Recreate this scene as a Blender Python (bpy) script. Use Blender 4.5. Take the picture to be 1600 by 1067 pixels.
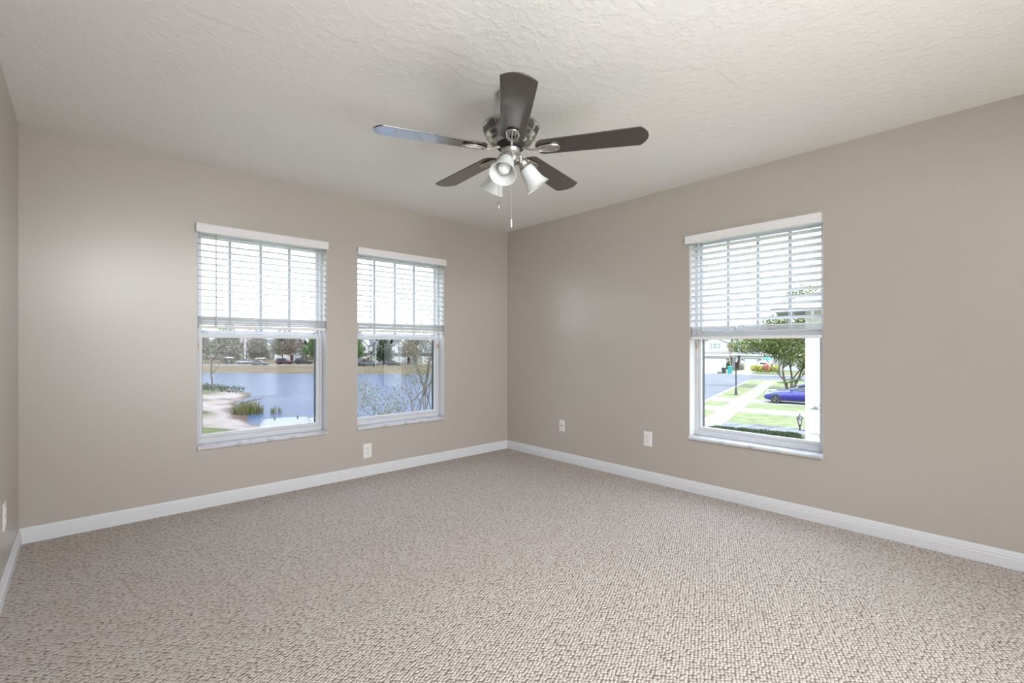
import bpy, math, random
import numpy as np
from math import sin, cos, tan, pi, radians, sqrt, atan2
from mathutils import Vector, Matrix, Euler

for o in list(bpy.data.objects):
    bpy.data.objects.remove(o, do_unlink=True)
SC = bpy.context.scene
COL = SC.collection
RNG = random.Random(7)

# ------------------------------------------------------------------ camera
CAM = (-3.541, -3.935, 1.149)
FWD = 47.44                       # heading of the lens, degrees from +x
cd = bpy.data.cameras.new('camera')
cd.sensor_width = 36.0
cd.lens = 730.0 / 1600.0 * 36.0
cd.shift_y = 0.005
cd.clip_start = 0.02
cd.clip_end = 1000
cam = bpy.data.objects.new('camera', cd)
cam.location = CAM
cam.rotation_euler = (pi / 2, 0, radians(FWD - 90))
COL.objects.link(cam)
SC.camera = cam

# ------------------------------------------------------------------ light
SC.view_settings.view_transform = 'Standard'
SC.view_settings.look = 'None'
SC.view_settings.exposure = 0.08
SC.view_settings.gamma = 1.0
SC.view_settings.use_curve_mapping = False
SC.cycles.use_denoising = True
SC.cycles.max_bounces = 10
SC.cycles.diffuse_bounces = 5
SC.cycles.glossy_bounces = 3
SC.cycles.transparent_max_bounces = 16
SC.cycles.caustics_reflective = False
SC.cycles.caustics_refractive = False

world = bpy.data.worlds.new('sky')
SC.world = world
world.use_nodes = True
nt = world.node_tree
nt.nodes.clear()
w_out = nt.nodes.new('ShaderNodeOutputWorld')
w_bg = nt.nodes.new('ShaderNodeBackground')
w_tc = nt.nodes.new('ShaderNodeTexCoord')
w_sep = nt.nodes.new('ShaderNodeSeparateXYZ')
w_rmp = nt.nodes.new('ShaderNodeValToRGB')
nt.links.new(w_tc.outputs['Generated'], w_sep.inputs[0])
nt.links.new(w_sep.outputs['Z'], w_rmp.inputs[0])
nt.links.new(w_rmp.outputs[0], w_bg.inputs[0])
nt.links.new(w_bg.outputs[0], w_out.inputs[0])
cr = w_rmp.color_ramp
cr.elements[0].position = 0.0
cr.elements[0].color = (0.93, 0.96, 1.0, 1)
cr.elements[1].position = 1.0
cr.elements[1].color = (0.62, 0.80, 1.10, 1)
cr.elements[0].color = (0.45, 0.465, 0.48, 1)
e = cr.elements.new(0.17)
e.color = (0.46, 0.485, 0.52, 1)
e = cr.elements.new(0.38)
e.color = (0.95, 1.05, 1.18, 1)
w_bg.inputs["Strength"].default_value = 7.0

sun = bpy.data.lights.new('sun', 'SUN')
sun.energy = 12.0
sun.angle = radians(0.6)
sun.color = (1.0, 0.95, 0.86)
so = bpy.data.objects.new('sun', sun)
el, az = radians(50), radians(67)          # light travels towards +x,+y and down
sd = Vector((cos(el) * cos(az), cos(el) * sin(az), -sin(el)))
so.rotation_euler = sd.to_track_quat('-Z', 'Y').to_euler()
so.location = (0, -20, 30)
COL.objects.link(so)

def area(name, loc, rot, sx, sy, power, color=(1, 1, 1)):
    l = bpy.data.lights.new(name, 'AREA')
    l.shape = 'RECTANGLE'
    l.size, l.size_y = sx, sy
    l.energy = power
    l.color = color
    o = bpy.data.objects.new(name, l)
    o.location = loc
    o.rotation_euler = rot
    COL.objects.link(o)
    return o

# area light pointed at a target, for the added fill lights
def aimed(name, loc, to, sx, sy, power, spread, color):
    o = area(name, loc, (Vector(to) - Vector(loc)).to_track_quat('-Z', 'Z').to_euler(), sx, sy, power, color)
    o.data.spread = radians(spread)
    return o
COOL = (0.95, 0.975, 1.0)
# added fill lights, unseen behind the camera; the room has no such fixtures
aimed('fill_light_high', (-2.4, -4.9, 2.38), (-3.3, -2.2, 0.0), 2.6, 1.0, 42, 110, COOL)
aimed('fill_light_up', (-2.7, -5.6, 0.35), (-3.0, -3.75, 2.44), 2.4, 1.2, 23, 84, COOL)
aimed('fill_light_right', (-3.4, -5.0, 2.1), (-0.6, -1.2, 1.35), 0.9, 0.6, 20, 90, COOL)

# ------------------------------------------------------------------ materials
MATS = {}

def principled(name, color, rough=0.5, metal=0.0, spec=0.5, **kw):
    m = bpy.data.materials.new(name)
    m.use_nodes = True
    b = m.node_tree.nodes['Principled BSDF']
    b.inputs['Base Color'].default_value = (*color, 1)
    b.inputs['Roughness'].default_value = rough
    b.inputs['Metallic'].default_value = metal
    b.inputs['Specular IOR Level'].default_value = spec
    for k, v in kw.items():
        b.inputs[k].default_value = v
    MATS[name] = m
    return m

def nodes_of(m):
    n = m.node_tree
    return n, n.nodes, n.links, n.nodes['Principled BSDF']

def add_noise_color(m, c0, c1, scale, detail=3, lo=0.35, hi=0.65, stretch=None, coord='Object'):
    n, N, L, b = nodes_of(m)
    tc = N.new('ShaderNodeTexCoord')
    nz = N.new('ShaderNodeTexNoise')
    nz.inputs['Scale'].default_value = scale
    nz.inputs['Detail'].default_value = detail
    src = tc.outputs[coord]
    if stretch:
        mp = N.new('ShaderNodeMapping')
        mp.inputs['Scale'].default_value = stretch
        L.new(src, mp.inputs[0])
        src = mp.outputs[0]
    L.new(src, nz.inputs['Vector'])
    rp = N.new('ShaderNodeValToRGB')
    rp.color_ramp.elements[0].position = lo
    rp.color_ramp.elements[0].color = (*c0, 1)
    rp.color_ramp.elements[1].position = hi
    rp.color_ramp.elements[1].color = (*c1, 1)
    L.new(nz.outputs['Fac'], rp.inputs[0])
    L.new(rp.outputs[0], b.inputs['Base Color'])
    return m

def add_bump(m, scale, strength, distance, detail=3, lo=None, hi=None, kind='noise'):
    n, N, L, b = nodes_of(m)
    tc = N.new('ShaderNodeTexCoord')
    if kind == 'noise':
        t = N.new('ShaderNodeTexNoise')
        t.inputs['Detail'].default_value = detail
        t.inputs['Scale'].default_value = scale
        out = t.outputs['Fac']
    else:
        t = N.new('ShaderNodeTexVoronoi')
        t.inputs['Scale'].default_value = scale
        out = t.outputs['Distance']
    L.new(tc.outputs['Object'], t.inputs['Vector'])
    if lo is not None:
        mr = N.new('ShaderNodeMapRange')
        mr.interpolation_type = 'SMOOTHSTEP'
        mr.inputs['From Min'].default_value = lo
        mr.inputs['From Max'].default_value = hi
        L.new(out, mr.inputs['Value'])
        out = mr.outputs['Result']
    bp = N.new('ShaderNodeBump')
    bp.inputs['Strength'].default_value = strength
    bp.inputs['Distance'].default_value = distance
    L.new(out, bp.inputs['Height'])
    L.new(bp.outputs[0], b.inputs['Normal'])
    return m

def leafy(name, c0, c1, trans=0.35):
    """leaf: per-leaf colour between c0 and c1, some light passing through"""
    m = bpy.data.materials.new(name)
    m.use_nodes = True
    n = m.node_tree
    n.nodes.clear()
    N, L = n.nodes, n.links
    out = N.new('ShaderNodeOutputMaterial')
    g = N.new('ShaderNodeNewGeometry')
    rp = N.new('ShaderNodeValToRGB')
    rp.color_ramp.elements[0].color = (*c0, 1)
    rp.color_ramp.elements[1].color = (*c1, 1)
    L.new(g.outputs['Random Per Island'], rp.inputs[0])
    d = N.new('ShaderNodeBsdfDiffuse')
    t = N.new('ShaderNodeBsdfTranslucent')
    L.new(rp.outputs[0], d.inputs[0])
    L.new(rp.outputs[0], t.inputs[0])
    mx = N.new('ShaderNodeMixShader')
    mx.inputs[0].default_value = trans
    L.new(d.outputs[0], mx.inputs[1])
    L.new(t.outputs[0], mx.inputs[2])
    L.new(mx.outputs[0], out.inputs[0])
    MATS[name] = m
    return m

# -- interior
wall_m = principled('taupe_wall_paint', (0.475, 0.43, 0.385), 0.29, spec=0.9)
add_bump(wall_m, 70, 0.05, 0.003, detail=3)
ceil_m = principled('white_knockdown_ceiling', (0.86, 0.855, 0.84), 0.85, spec=0.2)
add_bump(ceil_m, 26, 0.16, 0.008, detail=4, lo=0.46, hi=0.62)
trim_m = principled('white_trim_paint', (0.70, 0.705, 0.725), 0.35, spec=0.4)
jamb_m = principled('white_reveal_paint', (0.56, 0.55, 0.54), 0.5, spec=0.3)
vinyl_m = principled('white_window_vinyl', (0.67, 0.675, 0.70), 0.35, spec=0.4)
gasket_m = principled('dark_window_gasket', (0.06, 0.06, 0.075), 0.5)
blind_m = principled('white_blind_vinyl', (0.82, 0.81, 0.82), 0.4, spec=0.35)
slat_m = principled('white_slat_vinyl', (0.84, 0.83, 0.84), 0.4, spec=0.35)
def _slat():
    n, N, L, b = nodes_of(slat_m)
    t = N.new('ShaderNodeBsdfTranslucent')
    t.inputs[0].default_value = (0.84, 0.83, 0.84, 1)
    mx = N.new('ShaderNodeMixShader')
    mx.inputs[0].default_value = 0.30
    L.new(b.outputs[0], mx.inputs[1])
    L.new(t.outputs[0], mx.inputs[2])
    L.new(mx.outputs[0], N['Material Output'].inputs[0])
_slat()
muntin_m = principled('shade_grey_muntin_bar', (0.46, 0.49, 0.52), 0.4)  # grey carries the bars' backlit shade in the colour
cord_m = principled('white_blind_cord', (0.74, 0.73, 0.74), 0.7)
wand_m = principled('clear_grey_wand', (0.55, 0.54, 0.58), 0.25)
clip_m = principled('tan_sash_clip', (0.62, 0.40, 0.24), 0.6)
plate_m = principled('white_plate_plastic', (0.80, 0.79, 0.78), 0.3, spec=0.5)
slot_m = principled('dark_slot', (0.05, 0.045, 0.045), 0.6)
nickel_m = principled('brushed_nickel', (0.46, 0.44, 0.42), 0.26, metal=1.0)
nickel2_m = principled('satin_nickel', (0.50, 0.485, 0.46), 0.30, metal=1.0)
black_m = principled('black_motor_core', (0.012, 0.012, 0.013), 0.45)
blade_m = principled('espresso_fan_blade', (0.030, 0.024, 0.021), 0.20, spec=1.0)
blade_m.node_tree.nodes['Principled BSDF'].inputs['Coat Weight'].default_value = 0.6
blade_m.node_tree.nodes['Principled BSDF'].inputs['Coat Roughness'].default_value = 0.14
add_noise_color(blade_m, (0.020, 0.016, 0.014), (0.050, 0.038, 0.032), 9, 5, 0.3, 0.75, stretch=(1.2, 14, 1))
bulb_m = principled('white_bulb_glass', (0.86, 0.86, 0.87), 0.35)

def frosted():
    m = bpy.data.materials.new('frosted_white_glass')
    m.use_nodes = True
    n = m.node_tree
    n.nodes.clear()
    N, L = n.nodes, n.links
    out = N.new('ShaderNodeOutputMaterial')
    b = N.new('ShaderNodeBsdfPrincipled')
    b.inputs['Base Color'].default_value = (0.86, 0.875, 0.87, 1)
    b.inputs['Roughness'].default_value = 0.35
    t = N.new('ShaderNodeBsdfTranslucent')
    t.inputs[0].default_value = (0.86, 0.875, 0.87, 1)
    mx = N.new('ShaderNodeMixShader')
    mx.inputs[0].default_value = 0.40
    L.new(b.outputs[0], mx.inputs[1])
    L.new(t.outputs[0], mx.inputs[2])
    L.new(mx.outputs[0], out.inputs[0])
    return m
frost_m = frosted()

def clear_glass(name, tint, refl):
    m = bpy.data.materials.new(name)
    m.use_nodes = True
    n = m.node_tree
    n.nodes.clear()
    N, L = n.nodes, n.links
    out = N.new('ShaderNodeOutputMaterial')
    t = N.new('ShaderNodeBsdfTransparent')
    t.inputs[0].default_value = (*tint, 1)
    g = N.new('ShaderNodeBsdfGlossy')
    g.inputs['Roughness'].default_value = 0.02
    mx = N.new('ShaderNodeMixShader')
    mx.inputs[0].default_value = refl
    L.new(t.outputs[0], mx.inputs[1])
    L.new(g.outputs[0], mx.inputs[2])
    L.new(mx.outputs[0], out.inputs[0])
    return m
glass_m = clear_glass('window_glass', (0.95, 0.97, 0.97), 0.02)

def screen_mat():
    m = bpy.data.materials.new('insect_screen_mesh')
    m.use_nodes = True
    n = m.node_tree
    n.nodes.clear()
    N, L = n.nodes, n.links
    out = N.new('ShaderNodeOutputMaterial')
    t = N.new('ShaderNodeBsdfTransparent')
    t.inputs[0].default_value = (0.60, 0.60, 0.61, 1)
    L.new(t.outputs[0], out.inputs[0])
    return m
screen_m = screen_mat()

def marble_mat():
    m = principled('white_marble_sill', (0.78, 0.77, 0.77), 0.3)
    add_noise_color(m, (0.40, 0.39, 0.40), (0.62, 0.615, 0.63), 14, 6, 0.30, 0.48)
    return m
marble_m = marble_mat()

def carpet_mat():
    m = principled('beige_loop_carpet', (0.55, 0.46, 0.38), 0.95, spec=0.1)
    n, N, L, b = nodes_of(m)
    tc = N.new('ShaderNodeTexCoord')
    mp = N.new('ShaderNodeMapping')
    mp.inputs['Rotation'].default_value = (0, 0, radians(-32))
    mp.inputs['Scale'].default_value = (62, 86, 66)
    L.new(tc.outputs['Object'], mp.inputs[0])
    wob = N.new('ShaderNodeTexNoise')
    wob.inputs['Scale'].default_value = 0.9
    wob.inputs['Detail'].default_value = 3
    L.new(mp.outputs[0], wob.inputs['Vector'])
    dis = N.new('ShaderNodeVectorMath')
    dis.operation = 'MULTIPLY_ADD'
    dis.inputs[1].default_value = (0.55, 0.55, 0)
    L.new(wob.outputs['Color'], dis.inputs[0])
    L.new(mp.outputs[0], dis.inputs[2])
    v = N.new('ShaderNodeTexVoronoi')
    v.voronoi_dimensions = '2D'
    v.inputs['Scale'].default_value = 1.0
    v.inputs['Randomness'].default_value = 0.45
    L.new(dis.outputs[0], v.inputs['Vector'])
    sep = N.new('ShaderNodeSeparateColor')
    L.new(v.outputs['Color'], sep.inputs[0])
    rp = N.new('ShaderNodeValToRGB')
    el = rp.color_ramp.elements
    el[0].position = 0.0
    el[0].color = (0.52, 0.445, 0.40, 1)
    el[1].position = 1.0
    el[1].color = (0.66, 0.60, 0.56, 1)
    x = el.new(0.22)
    x.color = (0.575, 0.505, 0.46, 1)
    x = el.new(0.55)
    x.color = (0.62, 0.555, 0.51, 1)
    L.new(sep.outputs[0], rp.inputs[0])
    # loops: dome per cell, shade in the pits between them painted as dark brown
    mr = N.new('ShaderNodeMapRange')
    mr.interpolation_type = 'SMOOTHSTEP'
    mr.inputs['From Min'].default_value = 0.70
    mr.inputs['From Max'].default_value = 0.18
    L.new(v.outputs['Distance'], mr.inputs['Value'])
    mixc = N.new('ShaderNodeMix')
    mixc.data_type = 'RGBA'
    mixc.inputs[6].default_value = (0.20, 0.15, 0.12, 1)
    sc = N.new('ShaderNodeMapRange')
    sc.inputs['From Min'].default_value = 0.0
    sc.inputs['From Max'].default_value = 0.33
    L.new(mr.outputs['Result'], sc.inputs['Value'])
    L.new(sc.outputs['Result'], mixc.inputs[0])
    L.new(rp.outputs[0], mixc.inputs[7])
    L.new(mixc.outputs[2], b.inputs['Base Color'])
    bp = N.new('ShaderNodeBump')
    bp.inputs['Strength'].default_value = 0.7
    bp.inputs['Distance'].default_value = 0.010
    L.new(mr.outputs['Result'], bp.inputs['Height'])
    L.new(bp.outputs[0], b.inputs['Normal'])
    return m
carpet_m = carpet_mat()

# -- outdoors
asphalt_m = principled('grey_asphalt', (0.036, 0.038, 0.045), 0.85)
add_noise_color(asphalt_m, (0.031, 0.034, 0.041), (0.045, 0.046, 0.054), 0.5, 5)
concrete_m = principled('pale_concrete', (0.186, 0.176, 0.164), 0.9)
add_noise_color(concrete_m, (0.157, 0.150, 0.140), (0.197, 0.186, 0.176), 0.9, 5)
grass_m = principled('green_lawn_grass', (0.047, 0.061, 0.021), 0.95, spec=0.1)
add_noise_color(grass_m, (0.070, 0.083, 0.038), (0.112, 0.120, 0.060), 1.4, 8)
dapple_m = principled('dappled_shade_concrete', (0.107, 0.100, 0.100), 0.95)
add_noise_color(dapple_m, (0.057, 0.054, 0.057), (0.164, 0.154, 0.147), 2.2, 6)  # mottling puts the dappled shade on the drive into the colour
stucco_m = principled('white_stucco', (0.486, 0.481, 0.462), 0.9, spec=0.2)
cream_m = principled('cream_stucco', (0.437, 0.420, 0.365), 0.9, spec=0.2)
greyhouse_m = principled('pale_grey_siding', (0.316, 0.328, 0.323), 0.9, spec=0.2)
white_m = principled('white_exterior_paint', (0.498, 0.498, 0.486), 0.6)
fascia_m = principled('grey_fascia', (0.179, 0.186, 0.190), 0.7)
shingle_m = principled('grey_roof_shingle', (0.086, 0.084, 0.090), 0.9)
add_noise_color(shingle_m, (0.068, 0.068, 0.075), (0.107, 0.104, 0.111), 3, 5)
slate_m = principled('blue_grey_roof_shingle', (0.107, 0.118, 0.136), 0.9)
wglass_m = principled('house_window_glass', (0.107, 0.150, 0.150), 0.15)
door_m = principled('dark_red_door', (0.072, 0.014, 0.016), 0.5)
brick_m = principled('red_brick_post', (0.114, 0.054, 0.043), 0.9)
darkwood_m = principled('dark_wood_post', (0.033, 0.029, 0.031), 0.8)
lampblack_m = principled('black_lamp_metal', (0.005, 0.005, 0.007), 0.5)
lampglass_m = principled('frosted_lamp_glass', (0.257, 0.257, 0.243), 0.3)
silver_m = principled('silver_floodlight', (0.150, 0.150, 0.154), 0.4)
red_m = principled('red_print', (0.222, 0.036, 0.050), 0.6)
teal_m = principled('teal_plastic', (0.007, 0.150, 0.164), 0.5)
bin_m = principled('dark_grey_plastic', (0.016, 0.018, 0.018), 0.5)
navy_m = principled('navy_fabric', (0.018, 0.021, 0.043), 0.8)
signgreen_m = principled('green_sign_print', (0.057, 0.143, 0.057), 0.6)
blue_m = principled('cobalt_car_paint', (0.008, 0.007, 0.107), 0.28, spec=0.6)
carwhite_m = principled('white_car_paint', (0.279, 0.283, 0.286), 0.3)
carblue_m = principled('slate_car_paint', (0.047, 0.057, 0.079), 0.3)
cargrey_m = principled('grey_car_paint', (0.079, 0.079, 0.086), 0.3)
carblack_m = principled('black_car_paint', (0.007, 0.007, 0.009), 0.3)
carmaroon_m = principled('maroon_car_paint', (0.043, 0.007, 0.012), 0.3)
carlight_m = principled('pale_blue_car_paint', (0.179, 0.200, 0.236), 0.3)
carglass_m = principled('car_glass', (0.011, 0.012, 0.016), 0.1)
tyre_m = principled('black_tyre', (0.005, 0.005, 0.006), 0.7)
rim_m = principled('bronze_alloy_rim', (0.107, 0.097, 0.079), 0.35, metal=0.7)
bark_m = principled('grey_brown_bark', (0.079, 0.064, 0.052), 0.9)
palebark_m = principled('pale_bark', (0.150, 0.133, 0.118), 0.9)
reed_m = leafy('green_reeds', (0.097, 0.122, 0.036), (0.219, 0.201, 0.092))
leaf_m = leafy('green_leaves', (0.043, 0.070, 0.019), (0.158, 0.170, 0.068))
darkleaf_m = leafy('dark_green_leaves', (0.020, 0.039, 0.019), (0.073, 0.097, 0.043))
olive_m = leafy('olive_grey_leaves', (0.135, 0.142, 0.095), (0.261, 0.252, 0.183))
brownleaf_m = leafy('pinkish_brown_twigs', (0.199, 0.159, 0.135), (0.332, 0.285, 0.237))
fresh_m = leafy('bright_green_leaves', (0.049, 0.116, 0.024), (0.134, 0.219, 0.068))
sparse_m = leafy('dusty_green_leaves', (0.122, 0.134, 0.056), (0.316, 0.304, 0.201))
yellow_m = leafy('yellow_green_leaves', (0.182, 0.207, 0.019), (0.377, 0.352, 0.061))
pink_m = leafy('coral_pink_flowers', (0.335, 0.097, 0.085), (0.456, 0.231, 0.194))
brush_shade_m = leafy('dark_brush_and_shade_leaves', (0.019, 0.031, 0.015), (0.092, 0.109, 0.049))  # shore brush leaves; the same dark tone stands in for shaded grass
frond_m = leafy('dark_palm_fronds', (0.031, 0.049, 0.027), (0.104, 0.128, 0.073))

def water_mat():
    m = principled('blue_pond_water', (0.048, 0.077, 0.138), 0.25, spec=0.12)  # blue of the reflected sky is put into the base colour
    n, N, L, b = nodes_of(m)
    tc = N.new('ShaderNodeTexCoord')
    nz = N.new('ShaderNodeTexNoise')
    nz.inputs['Scale'].default_value = 2.2
    nz.inputs['Detail'].default_value = 4
    L.new(tc.outputs['Object'], nz.inputs['Vector'])
    bp = N.new('ShaderNodeBump')
    bp.inputs['Strength'].default_value = 0.35
    bp.inputs['Distance'].default_value = 0.12
    L.new(nz.outputs['Fac'], bp.inputs['Height'])
    L.new(bp.outputs[0], b.inputs['Normal'])
    return m
water_m = water_mat()

def shore_mat():
    """pond bank: wet sand low down, dry sand, then grass; straw-coloured grass on the far side"""
    m = principled('pond_bank_ground', (0.2, 0.2, 0.1), 0.95, spec=0.1)
    n, N, L, b = nodes_of(m)
    tc = N.new('ShaderNodeTexCoord')
    sep = N.new('ShaderNodeSeparateXYZ')
    L.new(tc.outputs['Object'], sep.inputs[0])
    nz = N.new('ShaderNodeTexNoise')
    nz.inputs['Scale'].default_value = 0.25
    nz.inputs['Detail'].default_value = 6
    L.new(tc.outputs['Object'], nz.inputs['Vector'])
    mad = N.new('ShaderNodeMath')
    mad.operation = 'MULTIPLY_ADD'
    mad.inputs[1].default_value = 0.7
    L.new(nz.outputs['Fac'], mad.inputs[0])
    L.new(sep.outputs['Z'], mad.inputs[2])
    mr = N.new('ShaderNodeMapRange')
    mr.inputs['From Min'].default_value = -4.45
    mr.inputs['From Max'].default_value = -3.45
    L.new(mad.outputs[0], mr.inputs['Value'])
    rp = N.new('ShaderNodeValToRGB')
    el = rp.color_ramp.elements
    el[0].position = 0.0
    el[0].color = (0.088, 0.064, 0.049, 1)
    el[1].position = 1.0
    el[1].color = (0.097, 0.106, 0.040, 1)
    for p, c in ((0.14, (0.13, 0.095, 0.075, 1)), (0.27, (0.30, 0.26, 0.235, 1)), (0.40, (0.26, 0.215, 0.18, 1)), (0.55, (0.085, 0.09, 0.045, 1)), (0.75, (0.135, 0.15, 0.055, 1))):
        x = el.new(p)
        x.color = c
    L.new(mr.outputs['Result'], rp.inputs[0])
    nz2 = N.new('ShaderNodeTexNoise')
    nz2.inputs['Scale'].default_value = 0.6
    nz2.inputs['Detail'].default_value = 5
    mp = N.new('ShaderNodeMapping')
    mp.inputs['Scale'].default_value = (0.3, 0.3, 3)
    L.new(tc.outputs['Object'], mp.inputs[0])
    L.new(mp.outputs[0], nz2.inputs['Vector'])
    rp2 = N.new('ShaderNodeValToRGB')
    rp2.color_ramp.elements[0].position = 0.35
    rp2.color_ramp.elements[0].color = (0.119, 0.084, 0.050, 1)
    rp2.color_ramp.elements[1].position = 0.65
    rp2.color_ramp.elements[1].color = (0.150, 0.123, 0.075, 1)
    L.new(nz2.outputs['Fac'], rp2.inputs[0])
    far = N.new('ShaderNodeVectorMath')
    far.operation = 'DOT_PRODUCT'
    far.inputs[1].default_value = (cos(radians(FWD)), sin(radians(FWD)), 0)
    L.new(tc.outputs['Object'], far.inputs[0])
    step = N.new('ShaderNodeMapRange')
    step.inputs['From Min'].default_value = 78
    step.inputs['From Max'].default_value = 84
    L.new(far.outputs['Value'], step.inputs['Value'])
    mx = N.new('ShaderNodeMix')
    mx.data_type = 'RGBA'
    L.new(step.outputs['Result'], mx.inputs[0])
    L.new(rp.outputs[0], mx.inputs[6])
    L.new(rp2.outputs[0], mx.inputs[7])
    L.new(mx.outputs[2], b.inputs['Base Color'])
    return m
shore_m = shore_mat()

# ------------------------------------------------------------------ mesh helpers
class MB:
    """collects shapes, links them as one mesh object"""
    def __init__(s):
        s.v, s.f, s.sm = [], [], []

    def add(s, vs, fs, smooth=False):
        b = len(s.v)
        s.v += [tuple(x) for x in vs]
        s.f += [tuple(i + b for i in f) for f in fs]
        s.sm += [smooth] * len(fs)
        return s

    def box(s, a, b, M=None):
        x0, y0, z0 = a
        x1, y1, z1 = b
        vs = [(x0, y0, z0), (x1, y0, z0), (x1, y1, z0), (x0, y1, z0), (x0, y0, z1), (x1, y0, z1), (x1, y1, z1), (x0, y1, z1)]
        if M is not None:
            vs = [M @ Vector(p) for p in vs]
        return s.add(vs, [(3, 2, 1, 0), (4, 5, 6, 7), (0, 1, 5, 4), (1, 2, 6, 5), (2, 3, 7, 6), (3, 0, 4, 7)])

    def lathe(s, prof, M=None, n=32, smooth=True, cap0=False, cap1=False):
        """prof: list of (r, z)"""
        vs, fs = [], []
        for r, z in prof:
            for k in range(n):
                a = 2 * pi * k / n
                vs.append(Vector((r * cos(a), r * sin(a), z)))
        for i in range(len(prof) - 1):
            for k in range(n):
                k2 = (k + 1) % n
                fs.append((i * n + k, i * n + k2, (i + 1) * n + k2, (i + 1) * n + k))
        if cap0:
            fs.append(tuple(range(n))[::-1])
        if cap1:
            fs.append(tuple((len(prof) - 1) * n + k for k in range(n)))
        if M is not None:
            vs = [M @ p for p in vs]
        return s.add(vs, fs, smooth)

    def tube(s, pts, rad, n=8, cap=True, smooth=True):
        """pts: path; rad: one radius or one per point"""
        pts = [Vector(p) for p in pts]
        if not hasattr(rad, '__len__'):
            rad = [rad] * len(pts)
        vs, fs = [], []
        up = Vector((0, 0, 1))
        prev = None
        for i, p in enumerate(pts):
            t = (pts[min(i + 1, len(pts) - 1)] - pts[max(i - 1, 0)]).normalized()
            if prev is None:
                a = up if abs(t.dot(up)) < 0.9 else Vector((1, 0, 0))
                x = t.cross(a).normalized()
            else:
                x = (prev - t * prev.dot(t)).normalized()
            prev = x
            y = t.cross(x)
            for k in range(n):
                q = 2 * pi * k / n
                vs.append(p + (x * cos(q) + y * sin(q)) * rad[i])
        for i in range(len(pts) - 1):
            for k in range(n):
                k2 = (k + 1) % n
                fs.append((i * n + k, i * n + k2, (i + 1) * n + k2, (i + 1) * n + k))
        if cap:
            fs.append(tuple(range(n))[::-1])
            fs.append(tuple((len(pts) - 1) * n + k for k in range(n)))
        return s.add(vs, fs, smooth)

    def prism(s, poly, z0, z1, M=None, smooth=False):
        """poly: outline in xy (counter-clockwise), extruded z0..z1"""
        n = len(poly)
        vs = [Vector((x, y, z0)) for x, y in poly] + [Vector((x, y, z1)) for x, y in poly]
        fs = [tuple(range(n))[::-1], tuple(range(n, 2 * n))]
        fs += [(i, (i + 1) % n, n + (i + 1) % n, n + i) for i in range(n)]
        if M is not None:
            vs = [M @ p for p in vs]
        return s.add(vs, fs, smooth)

    def loft(s, rings, cap=True, smooth=True):
        n = len(rings[0])
        vs = [p for r in rings for p in r]
        fs = []
        for i in range(len(rings) - 1):
            for k in range(n):
                k2 = (k + 1) % n
                fs.append((i * n + k, i * n + k2, (i + 1) * n + k2, (i + 1) * n + k))
        if cap:
            fs.append(tuple(range(n))[::-1])
            fs.append(tuple((len(rings) - 1) * n + k for k in range(n)))
        return s.add(vs, fs, smooth)

    def build(s, name, mat, parent=None, bevel=0.0, seg=2, fix=False, auto=True):
        me = bpy.data.meshes.new(name)
        me.from_pydata([tuple(p) for p in s.v], [], s.f)
        me.polygons.foreach_set('use_smooth', s.sm)
        if fix:
            import bmesh
            bm = bmesh.new()
            bm.from_mesh(me)
            bmesh.ops.recalc_face_normals(bm, faces=bm.faces)
            bm.to_mesh(me)
            bm.free()
        me.update()
        if auto and any(s.sm):
            me.set_sharp_from_angle(angle=radians(38))
        if mat is not None:
            me.materials.append(mat)
        o = bpy.data.objects.new(name, me)
        COL.objects.link(o)
        if parent is not None:
            o.parent = parent
        if bevel:
            md = o.modifiers.new('bevel', 'BEVEL')
            md.width = bevel
            md.segments = seg
            md.limit_method = 'ANGLE'
            md.angle_limit = radians(40)
        return o

def tag(o, label=None, cat=None, group=None, kind=None):
    if label:
        o['label'] = label
    if cat:
        o['category'] = cat
    if group:
        o['group'] = group
    if kind:
        o['kind'] = kind
    return o

def empty(name, loc=(0, 0, 0), rz=0.0, **kw):
    o = bpy.data.objects.new(name, None)
    o.empty_display_size = 0.1
    o.location = loc
    o.rotation_euler = (0, 0, rz)
    COL.objects.link(o)
    return tag(o, **kw)

def children(o):
    return [x for x in bpy.data.objects if x.parent == o]

def copy_tree(o, parent=None):
    c = o.copy()
    COL.objects.link(c)
    if parent is not None:
        c.parent = parent
    for ch in children(o):
        copy_tree(ch, c)
    return c

def struct(name, mb, mat, parent=None, **kw):
    o = mb.build(name, mat, parent, **kw)
    if parent is None:
        o['kind'] = 'structure'
    return o

# ------------------------------------------------------------------ room shell
H = 2.44
XL = -3.817
YN = -7.3
T = 0.17
W1 = (-2.947, -2.034)             # openings: pond windows in the back wall, street window in the right wall
W2 = (-1.770, -0.853)
W3 = (-3.069, -2.157)
Z0, Z1 = 0.415, 2.020

floor = struct('floor', MB().box((XL - T, YN - T, -0.12), (T, T, 0.0)), carpet_m)
struct('ceiling', MB().box((XL - T, YN - T, H), (T, T, H + 0.12)), ceil_m)

def wall_y(mb, y0, y1, x0, x1, holes):
    xs = x0
    for a, b, za, zb in holes:
        mb.box((xs, y0, 0), (a, y1, H))
        mb.box((a, y0, 0), (b, y1, za))
        mb.box((a, y0, zb), (b, y1, H))
        xs = b
    mb.box((xs, y0, 0), (x1, y1, H))
    return mb

def wall_x(mb, x0, x1, y0, y1, holes):
    ys = y0
    for a, b, za, zb in holes:
        mb.box((x0, ys, 0), (x1, a, H))
        mb.box((x0, a, 0), (x1, b, za))
        mb.box((x0, a, zb), (x1, b, H))
        ys = b
    mb.box((x0, ys, 0), (x1, y1, H))
    return mb

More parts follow.
